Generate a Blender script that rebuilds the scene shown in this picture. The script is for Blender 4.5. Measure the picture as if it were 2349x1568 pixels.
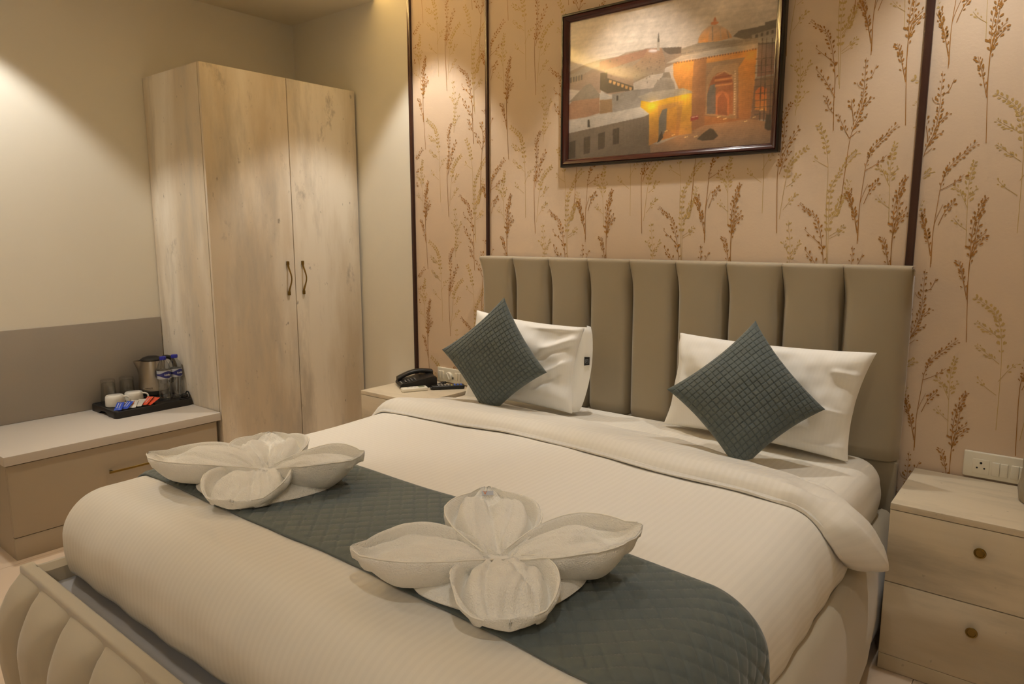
import bpy, bmesh, math, random
import numpy as np
from mathutils import Vector, Matrix
random.seed(7); rng = np.random.default_rng(7)
sc = bpy.context.scene
PI = math.pi
for o in list(bpy.data.objects): bpy.data.objects.remove(o)

# ------------------------------------------------------------------ camera
cam_d = bpy.data.cameras.new('camera'); cam = bpy.data.objects.new('camera', cam_d)
sc.collection.objects.link(cam); sc.camera = cam
YAW, PITCH, ROLL = 0.6751, 0.1535, -0.0012
cam.location = (2.718, -2.6825, 1.3318)
fw = Vector((-math.sin(YAW)*math.cos(PITCH), math.cos(YAW)*math.cos(PITCH), -math.sin(PITCH)))
rt = Vector((math.cos(YAW), math.sin(YAW), 0)); upv = rt.cross(fw)
r2 = rt*math.cos(ROLL)+upv*math.sin(ROLL); u2 = r2.cross(fw)
M = Matrix((r2, u2, -fw)).transposed().to_4x4(); M.translation = cam.location
cam.matrix_world = M
cam_d.sensor_width = 36.0; cam_d.sensor_fit = 'HORIZONTAL'; cam_d.lens = 1602.05/2349*36.0
cam_d.clip_start = 0.02

# ------------------------------------------------------------------ world and lights
w = bpy.data.worlds.new('world'); sc.world = w; w.use_nodes = True
w.node_tree.nodes['Background'].inputs[0].default_value = (1.0, .86, .66, 1)
w.node_tree.nodes['Background'].inputs[1].default_value = 0.02
sc.view_settings.view_transform = 'Standard'; sc.view_settings.look = 'None'
sc.view_settings.gamma = 1; sc.view_settings.use_curve_mapping = False
sc.view_settings.exposure = 0.0
SPOT_W = 34.0
WARM = (1.0, .965, .895)
ZC, ZD = 2.70, 2.585           # recessed ceiling, dropped border
# name, x, y, z, watts, half angle, blend
SPOTS = [(-.76, -1.78, ZD, 1.55, 46, .3), (.08, -.36, ZC, 1.35, 38, .35), (1.25, -.36, ZC, 1.3, 40, .5), (2.42, -.36, ZC, 1.05, 40, .6),
         (.08, -2.35, ZC, .56, 54, .7), (2.45, -2.35, ZC, .66, 54, .7),
         (2.3, -3.8, ZD, .55, 72, .4), (3.2, -3.8, ZD, .55, 72, .4)]  # rear pair: unseen, added behind the camera to raise the ambient light
for (x, y, z, k, ha, bl) in SPOTS:
    ld = bpy.data.lights.new('downlight_lamp', 'SPOT'); ld.energy = SPOT_W*k; ld.color = WARM
    ld.spot_size = math.radians(2*ha); ld.spot_blend = bl; ld.shadow_soft_size = .03
    lo = bpy.data.objects.new('downlight_lamp', ld); lo.location = (x, y, z-.012); sc.collection.objects.link(lo)
sc.cycles.max_bounces = 8; sc.cycles.diffuse_bounces = 5; sc.cycles.glossy_bounces = 4
sc.cycles.transmission_bounces = 8; sc.cycles.transparent_max_bounces = 8
sc.cycles.caustics_reflective = False; sc.cycles.caustics_refractive = False
sc.cycles.use_denoising = True
sc.cycles.sample_clamp_indirect = 6

# ------------------------------------------------------------------ materials
MATS = {}
def srgb(h):
    c = [int(h[i:i+2], 16)/255 for i in (0, 2, 4)]
    return tuple((v/12.92 if v <= .04045 else ((v+.055)/1.055)**2.4) for v in c)+(1,)
def mat(name, col, rough=.6, metal=0, bump=0, bscale=200, sheen=0, spec=.5, coat=0, var=0, vscale=3, trans=0, ior=1.45, emit=None, estr=0, stretch=(1,1,1), coords='Object'):
    m = bpy.data.materials.new(name); m.use_nodes = True; nt = m.node_tree; N = nt.nodes; P = N['Principled BSDF']
    if isinstance(col, str): col = srgb(col)
    P.inputs['Base Color'].default_value = col; P.inputs['Roughness'].default_value = rough; P.inputs['Metallic'].default_value = metal
    P.inputs['Specular IOR Level'].default_value = spec; P.inputs['Coat Weight'].default_value = coat; P.inputs['Coat Roughness'].default_value = .05
    P.inputs['Sheen Weight'].default_value = sheen; P.inputs['Sheen Roughness'].default_value = .4
    P.inputs['Transmission Weight'].default_value = trans; P.inputs['IOR'].default_value = ior
    if emit: P.inputs['Emission Color'].default_value = emit; P.inputs['Emission Strength'].default_value = estr
    if bump or var:
        tc = N.new('ShaderNodeTexCoord'); mp = N.new('ShaderNodeMapping'); mp.inputs['Scale'].default_value = stretch
        nt.links.new(tc.outputs[coords], mp.inputs[0])
    if var:
        nz = N.new('ShaderNodeTexNoise'); nz.inputs['Scale'].default_value = vscale; nz.inputs['Detail'].default_value = 6
        nt.links.new(mp.outputs[0], nz.inputs['Vector'])
        mx = N.new('ShaderNodeMix'); mx.data_type = 'RGBA'
        mx.inputs[6].default_value = tuple(c*(1-var) for c in col[:3])+(1,); mx.inputs[7].default_value = tuple(min(1, c*(1+var)) for c in col[:3])+(1,)
        nt.links.new(nz.outputs['Fac'], mx.inputs[0]); nt.links.new(mx.outputs[2], P.inputs['Base Color'])
    if bump:
        nb = N.new('ShaderNodeTexNoise'); nb.inputs['Scale'].default_value = bscale; nb.inputs['Detail'].default_value = 4
        nt.links.new(mp.outputs[0], nb.inputs['Vector'])
        b = N.new('ShaderNodeBump'); b.inputs['Strength'].default_value = bump; b.inputs['Distance'].default_value = .004
        nt.links.new(nb.outputs['Fac'], b.inputs['Height']); nt.links.new(b.outputs[0], P.inputs['Normal'])
    MATS[name] = m; return m
mat('wall_paint', 'e8e2d4', .75, bump=.05, bscale=300)
mat('ceiling_paint', 'e2dac8', .8)
mat('wallpaper', 'dcc5ad', .55, bump=.1, bscale=120, var=.03, vscale=8)
mat('print_dark', 'a87534', .45)
mat('print_light', 'c4a468', .45)
mat('dark_trim', '3b221b', .35, bump=.05, bscale=400)
mat('brass', '8a713c', .3, metal=1, var=.25, vscale=60)
mat('frame_red', '3a0f0c', .22, coat=.5)
mat('frame_black', '161210', .3)
mat('bench_laminate', 'c8c0b6', .45, bump=.03, bscale=600, var=.02, vscale=200)
mat('bench_edge', 'ab9d88', .5, bump=.03, bscale=500)
mat('panel_grey', 'a0988e', .5, var=.02, vscale=100)
mat('velvet_grey', 'a29680', .75, sheen=.35, bump=.06, bscale=700, var=.04, vscale=5)
mat('velvet_rail', 'b6ab96', .75, sheen=.35, bump=.05, bscale=700, var=.04, vscale=5)
mat('platform_grey', 'aaa8a8', .5, var=.03, vscale=40)
mat('towel', 'faf5ea', .95, sheen=.4, bump=.9, bscale=330)
_m = MATS['towel']; _n = _m.node_tree.nodes; _l = _m.node_tree.links
_b = [n for n in _n if n.type == 'BUMP'][0]; _z = _n.new('ShaderNodeTexNoise'); _z.inputs['Scale'].default_value = 75; _z.inputs['Detail'].default_value = 3
_tc = [n for n in _n if n.type == 'TEX_COORD'][0]; _l.new(_tc.outputs['Object'], _z.inputs['Vector'])
_b2 = _n.new('ShaderNodeBump'); _b2.inputs['Strength'].default_value = .4; _b2.inputs['Distance'].default_value = .006
_l.new(_z.outputs['Fac'], _b2.inputs['Height']); _l.new(_b2.outputs[0], _b.inputs['Normal'])
mat('towel_hem', 'f5efe2', .9, sheen=.3, bump=.2, bscale=600)
mat('pillow_cotton', 'f8f5ee', .8, sheen=.15, bump=.04, bscale=500)
mat('slate_quilt', '5c6462', .8, sheen=.3, bump=.1, bscale=600, var=.08, vscale=30)
mat('black_plastic', '1d1c1b', .38)
mat('tray_black', '1f1e1d', .42, bump=.03, bscale=900)
mat('key_white', 'd8d6d0', .5)
mat('white_plastic', 'ece6d6', .35)
mat('socket_hole', '0c0b0a', .6)
mat('steel', 'b9b3aa', .28, metal=1, bump=.04, bscale=60, stretch=(1,1,40))
mat('porcelain', 'eee9de', .15, coat=.3)
def clear(name, tint, rough, ior):
    m = bpy.data.materials.new(name); m.use_nodes = True; nt = m.node_tree; N = nt.nodes; N.remove(N['Principled BSDF'])
    tr = N.new('ShaderNodeBsdfTransparent'); tr.inputs[0].default_value = tint; gl = N.new('ShaderNodeBsdfGlossy'); gl.inputs['Roughness'].default_value = rough
    lw = N.new('ShaderNodeLayerWeight'); lw.inputs[0].default_value = .5; mx = N.new('ShaderNodeMixShader')
    pw = N.new('ShaderNodeMath'); pw.operation = 'POWER'; pw.inputs[1].default_value = 2.6; ml = N.new('ShaderNodeMath'); ml.operation = 'MULTIPLY_ADD'; ml.inputs[1].default_value = .75; ml.inputs[2].default_value = ior
    nt.links.new(lw.outputs['Facing'], pw.inputs[0]); nt.links.new(pw.outputs[0], ml.inputs[0]); nt.links.new(ml.outputs[0], mx.inputs[0]); nt.links.new(tr.outputs[0], mx.inputs[1]); nt.links.new(gl.outputs[0], mx.inputs[2])
    nt.links.new(mx.outputs[0], N['Material Output'].inputs[0]); MATS[name] = m
clear('glass', (.95, .95, .94, 1), .03, .06); clear('pet', (.86, .87, .87, 1), .08, .13)
mat('blue_cap', '2a2f9e', .4)
mat('label_blue', '2a2f78', .4)
mat('label_pale', 'b9bcc4', .4)
mat('sachet_blue', '2648b4', .3, bump=.1, bscale=80)
mat('sachet_white', 'c9c5bd', .35, var=.2, vscale=220)
mat('sachet_orange', 'd9512f', .35)
mat('ink_orange', 'e07a2a', .5)
mat('ink_brown', '3a2b20', .5)
mat('ink_white', 'eeeeee', .5)
mat('screen_green', '8c8f74', .3)
mat('btn_blue', '3d63c9', .5); mat('btn_yellow', 'd8b53a', .5); mat('btn_red', 'b33a2c', .5); mat('btn_green', '4f8a4a', .5); mat('btn_grey', '8b8a86', .5)
mat('tag_black', '16161a', .6)
mat('vase_grey', '9c9484', .6, var=.25, vscale=18)
mat('tile', 'd8c4ae', .3, var=.03, vscale=3)
mat('grout', '9a8a76', .8)
mat('metal_ring', 'bdb9b2', .3, metal=1)
mat('led', 'ffffff', .5, emit=(1, .72, .32, 1), estr=620)
mat('lamp_glow', 'ffffff', .5, emit=(1, .93, .8, 1), estr=18)
# distressed pale laminate: streaky grain, grey patches, a few dark specks
def laminate(name, base, dark, grey, axis):
    m = bpy.data.materials.new(name); m.use_nodes = True; nt = m.node_tree; N = nt.nodes; P = N['Principled BSDF']; Lk = nt.links.new
    tc = N.new('ShaderNodeTexCoord')
    def noise(scale, stretch, detail=8, rough=.55):
        mp = N.new('ShaderNodeMapping'); mp.inputs['Scale'].default_value = stretch; Lk(tc.outputs['Object'], mp.inputs[0])
        n = N.new('ShaderNodeTexNoise'); n.inputs['Scale'].default_value = scale; n.inputs['Detail'].default_value = detail; n.inputs['Roughness'].default_value = rough
        Lk(mp.outputs[0], n.inputs['Vector']); return n.outputs['Fac']
    def ramp(fac, stops):
        r = N.new('ShaderNodeValToRGB'); e = r.color_ramp.elements
        e[0].position, e[0].color = stops[0]; e[1].position, e[1].color = stops[1]
        Lk(fac, r.inputs[0]); return r.outputs[0]
    def mix(f, a, b):
        x = N.new('ShaderNodeMix'); x.data_type = 'RGBA'
        for s, v in ((0, f), (6, a), (7, b)):
            if isinstance(v, (tuple, float)): x.inputs[s].default_value = v
            else: Lk(v, x.inputs[s])
        return x.outputs[2]
    st = (1, 1, .22) if axis == 'z' else (.22, 1, 1)
    W_, B_ = (1, 1, 1, 1), (0, 0, 0, 1)
    c = mix(ramp(noise(2.4, st), ((.43, B_), (.58, W_))), srgb(base), srgb(dark))
    c = mix(ramp(noise(5.5, st, 10, .65), ((.50, B_), (.68, (.8,)*3+(1,)))), c, srgb(grey))
    fs = (30, 30, 1.4) if axis == 'z' else (1.4, 30, 30)
    c = mix(ramp(noise(1.5, fs, 4), ((.5, B_), (.85, (.2,)*3+(1,)))), c, srgb(dark))
    c = mix(ramp(noise(34, (1, 1, .6), 2, .6), ((.70, B_), (.78, (.6,)*3+(1,)))), c, srgb('6f6557'))
    c = mix(ramp(noise(3.2, (1, 1, .5) if axis == 'z' else (.5, 1, 1), 12, .72), ((.60, B_), (.66, (.55,)*3+(1,)))), c, srgb('9a9184'))
    Lk(c, P.inputs['Base Color']); P.inputs['Roughness'].default_value = .5
    b = N.new('ShaderNodeBump'); b.inputs['Strength'].default_value = .08; b.inputs['Distance'].default_value = .002
    Lk(noise(40, fs, 4), b.inputs['Height']); Lk(b.outputs[0], P.inputs['Normal'])
    MATS[name] = m
laminate('laminate', 'f3eadb', 'd6c7b0', 'bdb5a8', 'z')
laminate('laminate_h', 'd5c7ae', 'b9a88b', 'a69c88', 'x')
# satin stripe bed linen: stripes run along UV v
def linen(name, col, strength=.5, freq=52, bmp=.07):
    m = bpy.data.materials.new(name); m.use_nodes = True; nt = m.node_tree; N = nt.nodes; P = N['Principled BSDF']; Lk = nt.links.new
    tc = N.new('ShaderNodeTexCoord'); mp = N.new('ShaderNodeMapping'); Lk(tc.outputs['UV'], mp.inputs[0])
    wv = N.new('ShaderNodeTexWave'); wv.wave_type = 'BANDS'; wv.bands_direction = 'X'; wv.inputs['Scale'].default_value = freq/ (2*PI)*2
    Lk(mp.outputs[0], wv.inputs['Vector'])
    r = N.new('ShaderNodeValToRGB'); e = r.color_ramp.elements; e[0].position = .4; e[1].position = .6
    Lk(wv.outputs['Fac'], r.inputs[0])
    c = srgb(col)
    mx = N.new('ShaderNodeMix'); mx.data_type = 'RGBA'; mx.inputs[6].default_value = c; mx.inputs[7].default_value = tuple(v*(1-.05*strength*2) for v in c[:3])+(1,)
    Lk(r.outputs[0], mx.inputs[0]); Lk(mx.outputs[2], P.inputs['Base Color'])
    mr = N.new('ShaderNodeMapRange'); mr.inputs[3].default_value = .45; mr.inputs[4].default_value = .7
    Lk(r.outputs[0], mr.inputs[0]); Lk(mr.outputs[0], P.inputs['Roughness'])
    b = N.new('ShaderNodeBump'); b.inputs['Strength'].default_value = bmp; b.inputs['Distance'].default_value = .002
    Lk(wv.outputs['Fac'], b.inputs['Height'])
    nb = N.new('ShaderNodeTexNoise'); nb.inputs['Scale'].default_value = 5; nb.inputs['Detail'].default_value = 3; Lk(tc.outputs['Object'], nb.inputs['Vector'])
    b2 = N.new('ShaderNodeBump'); b2.inputs['Strength'].default_value = .05; b2.inputs['Distance'].default_value = .03
    Lk(nb.outputs['Fac'], b2.inputs['Height']); Lk(b.outputs[0], b2.inputs['Normal']); Lk(b2.outputs[0], P.inputs['Normal'])
    P.inputs['Sheen Weight'].default_value = .1; P.inputs['Specular IOR Level'].default_value = .35
    MATS[name] = m
linen('duvet_linen', 'e4ded3', .24); linen('sheet_linen', 'ece5d8', .2); linen('pillow_linen', 'f9f6f0', .12, 90, .02)
# picture print: colours held in a mesh attribute, varnished surface
m = bpy.data.materials.new('picture_print'); m.use_nodes = True; nt = m.node_tree; P = nt.nodes['Principled BSDF']
ca = nt.nodes.new('ShaderNodeVertexColor'); ca.layer_name = 'print'
nt.links.new(ca.outputs[0], P.inputs['Base Color']); P.inputs['Roughness'].default_value = .3; P.inputs['Specular IOR Level'].default_value = .9
P.inputs['Coat Weight'].default_value = 1; P.inputs['Coat Roughness'].default_value = .04
MATS['picture_print'] = m

# ------------------------------------------------------------------ builders
COL = sc.collection
class MB:
    """collects shapes in world coordinates and links them as one mesh object"""
    def __init__(s): s.v = []; s.f = []; s.m = []; s.uv = {}
    def add(s, vs, fs, mi=0):
        n = len(s.v); s.v += [tuple(map(float, p)) for p in vs]; s.f += [tuple(n+i for i in f) for f in fs]; s.m += [mi]*len(fs); return n
    def box(s, x0, x1, y0, y1, z0, z1, b=0, mi=0):
        if b <= 0:
            vs = [(x, y, z) for z in (z0, z1) for y in (y0, y1) for x in (x0, x1)]
            s.add(vs, [(0,2,3,1), (4,5,7,6), (0,1,5,4), (2,6,7,3), (0,4,6,2), (1,3,7,5)], mi)
        else:
            bm = bmesh.new(); bmesh.ops.create_cube(bm, size=1)
            for v in bm.verts:
                v.co = Vector(((x0+x1)/2+v.co.x*(x1-x0), (y0+y1)/2+v.co.y*(y1-y0), (z0+z1)/2+v.co.z*(z1-z0)))
            bmesh.ops.bevel(bm, geom=bm.edges[:], offset=b, segments=3, profile=.5, affect='EDGES')
            s.addbm(bm, mi)
        return s
    def addbm(s, bm, mi=0, M=None):
        bm.verts.index_update(); s.add([(M @ v.co if M else v.co) for v in bm.verts], [[v.index for v in f.verts] for f in bm.faces], mi); bm.free()
    def grid(s, P, closed_u=False, closed_v=False, mi=0, uv=None, flip=False):
        """P[i][j] points"""
        P = np.asarray(P, float); nu, nv = P.shape[:2]
        fs = []; iu = nu if closed_u else nu-1; jv = nv if closed_v else nv-1
        for i in range(iu):
            for j in range(jv):
                a, b, c, d = i*nv+j, ((i+1) % nu)*nv+j, ((i+1) % nu)*nv+(j+1) % nv, i*nv+(j+1) % nv
                fs.append((a, d, c, b) if flip else (a, b, c, d))
        n = s.add(P.reshape(-1, 3), fs, mi)
        if uv is not None:
            U = np.asarray(uv, float).reshape(-1, 2)
            for k in range(len(U)): s.uv[n+k] = tuple(U[k])
        return n
    def lathe(s, prof, c=(0, 0, 0), n=32, mi=0, cap=True):
        """prof: list of (r, z)"""
        th = np.linspace(0, 2*PI, n, endpoint=False)
        P = [[(c[0]+r*math.cos(t), c[1]+r*math.sin(t), c[2]+z) for r, z in prof] for t in th]
        n0 = s.grid(P, closed_u=True, mi=mi)
        if cap:
            k = len(prof)
            if prof[0][0] > 1e-6: s.f.append(tuple(n0+i*k for i in reversed(range(n)))); s.m.append(mi)
            if prof[-1][0] > 1e-6: s.f.append(tuple(n0+i*k+k-1 for i in range(n))); s.m.append(mi)
        return s
    def tube(s, pts, r, n=8, mi=0, cap=True):
        pts = [Vector(p) for p in pts]; K = len(pts); rs = r if hasattr(r, '__len__') else [r]*K
        t0 = (pts[1]-pts[0]).normalized(); nrm = t0.orthogonal().normalized(); rings = []
        for i, p in enumerate(pts):
            t = (pts[min(i+1, K-1)]-pts[max(i-1, 0)]).normalized()
            nrm = (nrm-t*nrm.dot(t)).normalized(); b = t.cross(nrm)
            rings.append([p+(nrm*math.cos(2*PI*k/n)+b*math.sin(2*PI*k/n))*rs[i] for k in range(n)])
        n0 = s.grid(rings, closed_v=True, mi=mi, flip=True)
        if cap:
            s.f.append(tuple(n0+k for k in range(n))); s.m.append(mi)
            s.f.append(tuple(n0+(K-1)*n+k for k in reversed(range(n)))); s.m.append(mi)
        return s
    def build(s, name, mats, parent=None, smooth=True, origin=None, M=None, autosmooth=35, solid=0, sub=0, fixn=True):
        if isinstance(mats, str): mats = [mats]
        org = Vector(origin) if origin is not None else (Vector(parent['_o']) if parent is not None else Vector((0, 0, 0)))
        me = bpy.data.meshes.new(name)
        V = [(M @ Vector(p) if M else Vector(p))-org for p in s.v]
        me.from_pydata(V, [], s.f)
        for mn in mats: me.materials.append(MATS[mn])
        if len(mats) > 1: me.polygons.foreach_set('material_index', s.m)
        if s.uv:
            lay = me.uv_layers.new(name='UVMap'); li = np.empty(len(me.loops), dtype=np.int32); me.loops.foreach_get('vertex_index', li)
            U = np.array([s.uv.get(int(k), (0, 0)) for k in li], dtype=np.float32); lay.data.foreach_set('uv', U.ravel())
        if fixn:
            bm = bmesh.new(); bm.from_mesh(me); bmesh.ops.recalc_face_normals(bm, faces=bm.faces[:]); bm.to_mesh(me); bm.free()
        if smooth:
            me.polygons.foreach_set('use_smooth', [True]*len(me.polygons))
            if autosmooth: me.set_sharp_from_angle(angle=math.radians(autosmooth))
        me.update()
        o = bpy.data.objects.new(name, me); COL.objects.link(o)
        if parent is not None:
            o.parent = parent
            if '_o' not in o: o['_o'] = tuple(org)
        else: o.location = org; o['_o'] = tuple(org)
        if solid:
            md = o.modifiers.new('thick', 'SOLIDIFY'); md.thickness = solid; md.offset = 0
        if sub:
            md = o.modifiers.new('sub', 'SUBSURF'); md.levels = sub; md.render_levels = sub
        return o
def tag(o, label=None, cat=None, group=None, kind=None):
    if label: o['label'] = label
    if cat: o['category'] = cat
    if group: o['group'] = group
    if kind: o['kind'] = kind
    return o
def thing(name, loc, label, cat, group=None):
    o = bpy.data.objects.new(name, None); o.empty_display_size = .05; o.location = loc; COL.objects.link(o); o['_o'] = tuple(loc)
    return tag(o, label, cat, group)
def text_mb(s, size, M, mi=0, depth=.0004, mb=None, bend=None):
    """lettering as mesh; M places the text plane (x right, y up)"""
    cu = bpy.data.curves.new('lettering', 'FONT'); cu.body = s; cu.size = size; cu.align_x = 'CENTER'; cu.align_y = 'CENTER'; cu.extrude = depth; cu.resolution_u = 3
    ob = bpy.data.objects.new('lettering', cu); COL.objects.link(ob); dg = bpy.context.evaluated_depsgraph_get(); dg.update()
    me = bpy.data.meshes.new_from_object(ob.evaluated_get(dg)); mb = mb or MB()
    vs = [v.co.copy() for v in me.vertices]
    if bend: vs = [bend(v) for v in vs]
    mb.add([M @ v for v in vs], [tuple(p.vertices) for p in me.polygons], mi)
    bpy.data.objects.remove(ob); bpy.data.curves.remove(cu); bpy.data.meshes.remove(me)
    return mb
def frame_M(o, x, y):
    x = Vector(x).normalized(); z = x.cross(Vector(y)).normalized(); y = z.cross(x)
    m = Matrix((x, y, z)).transposed().to_4x4(); m.translation = Vector(o); return m
# bed frame of reference
BO = Vector((1.383, -.09, 0)); BT = 0.0
BM_ = Matrix.Translation(BO) @ Matrix.Rotation(BT, 4, 'Z')
def bed(u, v, z): return BM_ @ Vector((u, v, z))
def smooth(t): t = min(1, max(0, t)); return t*t*(3-2*t)
_P = rng.uniform(0, 2*PI, 64); _A = rng.uniform(0, 2*PI, 64)
def wob(x, y, f=1.0, k0=0, n=6):
    """cheap smooth noise, about -1..1"""
    s = 0
    for k in range(k0, k0+n):
        fr = f*(1+.55*(k-k0)); s = s+np.sin(fr*(x*math.cos(_A[k])+y*math.sin(_A[k]))+_P[k])/(1+.5*(k-k0))
    return s/2.2

# ================================================================== SETTING
XL, XR, YB, YF = -1.142, 3.75, 0.0, -4.3
RX = -.387                                   # edge of the dropped border
def setting(name, mb, m, **k): o = mb.build(name, m, smooth=False, **k); tag(o, kind='structure'); return o
setting('wall_left', MB().box(XL-.12, XL, YF-.12, YB+.12, 0, 2.9), 'wall_paint')
wall_back = setting('wall_back', MB().box(XL, XR, YB, YB+.12, 0, 2.9), 'wall_paint')
setting('wall_right', MB().box(XR, XR+.12, YF-.12, YB+.12, 0, 2.9), 'wall_paint')
setting('wall_front', MB().box(XL, XR, YF-.12, YF, 0, 2.9), 'wall_paint')
floor = setting('floor', MB().box(XL, XR, YF, YB, -.06, -.004), 'grout')
ceiling = setting('ceiling', MB().box(XL, XR, YF, YB, ZC, ZC+.1), 'ceiling_paint')
cb = MB(); cb.box(XL, RX, YF, YB, ZD, ZD+.035); cb.box(RX, XR, YF, -3.45, ZD, ZD+.035); cb.box(3.1, XR, -3.45, YB, ZD, ZD+.035)
cb.box(XL, XL+.3, YF, YB, ZD+.035, ZC)
o = cb.build('dropped_border', 'ceiling_paint', ceiling, smooth=False)
MB().box(RX-.14, RX-.125, -3.0, -.05, ZD+.035, ZD+.05).build('led_strip', 'led', ceiling, smooth=False)
# floor tiles, 600 mm
TS = .6; ox, oy = XL+.0, -2.06
tm = None; nx0 = 0
xs = [XL+TS*i for i in range(0, 9)]; ys = [oy+TS*j for j in range(-4, 4)]
for x in xs:
    for y in ys:
        x0, x1, y0, y1 = max(x+.001, XL), min(x+TS-.001, XR), max(y+.001, YF), min(y+TS-.001, YB)
        if x1-x0 < .02 or y1-y0 < .02: continue
        full = x1-x0 > TS-.003 and y1-y0 > TS-.003
        if full and tm:
            t = bpy.data.objects.new('floor_tile', tm); COL.objects.link(t); t.parent = floor; t.location = (x0, y0, 0)
        else:
            q = MB().box(0, x1-x0, 0, y1-y0, -.005, 0).build('floor_tile', 'tile', None, smooth=False); q.parent = floor; q.location = (x0, y0, 0)
            if full: tm = q.data
# downlight fittings
for i, (x, y, z, k, ha, bl) in enumerate(SPOTS):
    place = ['in the dropped border above the luggage bench', 'nearest the wardrobe along the headboard wall', 'above the framed picture', 'above the bedside cabinet with the vase',
             'over the foot of the bed on the wardrobe side', 'over the bed foot away from the wardrobe', 'added as unseen fill light in the rear border', 'added as unseen fill light nearest the far right wall'][i]
    t = thing('downlight', (x, y, z), 'small round recessed ceiling downlight '+place, 'downlight', 'recessed ceiling downlights')
    MB().lathe([(.035, -.001), (.046, -.004), (.05, 0), (.05, .002), (.035, .002)], (x, y, z-.002), 28, cap=False).build('trim_ring', 'metal_ring', t)
    MB().lathe([(0, -.0005), (.034, -.0005)], (x, y, z-.001), 24, cap=False).build('lens', 'lamp_glow', t)

# ---- wallpaper panels between dark trims (back wall)
T1, T2, T3 = -.098, .425, 2.286
PN = [(T1, T2, 0.0, .088, 0), (T2, T3, 0, 0, 0), (T3, XR, .228, -.075, 0)]
panels = []
for i, (a, b, dx, dz, _) in enumerate(PN):
    panels.append(MB().box(a, b, -.004, .001, 0, ZC).build('wallpaper_panel', 'wallpaper', wall_back, smooth=False))
for k, (x, wd, dp) in enumerate(((T1-.008, .020, .018), (T2, .016, .016), (T3, .024, .018))):
    q = MB(); q.box(x-wd/2, x+wd/2, -dp, 0, 0, ZC, .003); q.box(x-wd*.9, x-wd/2, -dp*.55, 0, 0, ZC) if k == 0 else None
    tag(q.build('trim_%d' % (k+1), 'dark_trim', None, smooth=True), kind='structure')
# grass stalks: (polyline in tile coordinates, seeds start, seed density, seed size) traced in a 2.45x view and put on the wall
DX = .00103*1.0
def W2(px, py):      # tracing units -> wall metres (right panel), perspective removed with a bilinear map of measured anchors
    u = px/2.45+1780; v = py/2.45
    d = fw + r2*((u-1174.5)/1602.05) - u2*((v-784)/1602.05)
    t = (0-cam.location.y)/d.y; p = cam.location+d*t
    return (p.x, p.z)
ST_D = [
 [[(325,735),(328,560),(335,440),(320,290),(290,190),(245,160),(195,120)], .35, 1.0],
 [[(335,550),(300,490),(270,440),(225,388)], .2, .9], [[(328,640),(300,610),(290,570),(280,540)], .2, 1.2], [[(340,370),(300,330),(260,300),(225,270)], .5, .6],
 [[(365,1145),(385,1000),(410,830),(430,740),(470,650),(490,560),(500,470),(510,325)], .45, 1.0],
 [[(415,780),(385,720),(350,640)], .3, 1.0], [[(430,740),(460,690),(490,660),(515,652)], .4, .8], [[(440,690),(430,610),(425,560)], .3, 1.1],
 [[(470,640),(510,580),(545,545)], .3, .9], [[(495,500),(470,490),(458,465)], .4, .9], [[(505,450),(540,430),(568,365)], .4, .9], [[(415,775),(440,755),(460,735)], .4, .7],
 [[(458,1370),(470,1180),(490,1040),(510,920),(545,840),(610,770),(688,700)], .5, 1.2],
 [[(495,1145),(530,1070),(580,1015)], .4, 1.3], [[(500,960),(570,920),(625,870)], .4, .9], [[(458,1310),(440,1200),(420,1130),(395,1080)], .25, 1.2],
 [[(540,290),(545,180),(555,60),(600,-60)], .9, .5], [[(537,230),(520,150),(500,60),(490,-5)], .25, 1.3],
 [[(730,705),(735,400),(745,230),(780,60),(800,-60)], .5, .8], [[(730,460),(710,350),(700,300),(685,245)], .2, 1.4], [[(745,230),(770,130),(800,90),(830,60)], .3, 1.0],
 [[(640,1520),(655,1350),(665,1180),(700,1060),(735,990)], .35, 1.2], [[(655,1330),(690,1250),(745,1200)], .35, .9],
 [[(5,1310),(10,1000),(25,900),(50,750),(50,650),(90,575)], .3, 1.0], [[(30,900),(60,830),(100,770),(135,720)], .3, 1.0], [[(20,980),(50,900),(75,850)], .3, 1.0],
]
ST_L = [
 [[(358,500),(365,300),(370,100),(400,-60)], .4, 1.4], [[(370,290),(420,250),(460,215)], .4, .9], [[(380,200),(420,120),(450,30)], .3, 1.4],
 [[(110,650),(120,580),(140,430),(130,230)], .3, 1.2], [[(120,580),(150,550),(180,510)], .5, .7], [[(140,450),(170,400),(200,350)], .3, 1.2], [[(130,430),(110,390),(100,360)], .3, 1],
 [[(285,1500),(285,1150),(295,950),(280,800),(240,695)], .65, 1.3], [[(295,940),(240,910),(218,895)], .6, .7], [[(290,1090),(340,1000),(400,910),(460,850)], .3, 1.3], [[(300,1240),(340,1190),(380,1110),(415,1010)], .2, 1.3], [[(300,1340),(340,1320),(380,1290)], .5, .7],
 [[(635,1250),(640,1050),(650,900),(680,800)], .4, 1.4], [[(640,1050),(600,960),(570,940)], .3, 1.2], [[(645,1000),(690,940)], .3, .8], [[(640,1170),(600,1140),(572,1105)], .4, .8],
 [[(20,1230),(60,1000),(100,900),(185,825)], .35, 1.3], [[(40,1180),(80,1130),(115,1090)], .4, .9], [[(60,1050),(100,1020),(130,980)], .3, 1],
 [[(890,1180),(915,800),(910,600),(870,500),(770,440)], .35, 1.5], [[(900,900),(950,830),(1000,780)], .5, .7], [[(890,980),(830,940),(790,900)], .5, .8], [[(905,800),(850,760),(780,710)], .3, 1.2], [[(910,650),(850,620),(780,580)], .3, 1.2],
]
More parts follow.
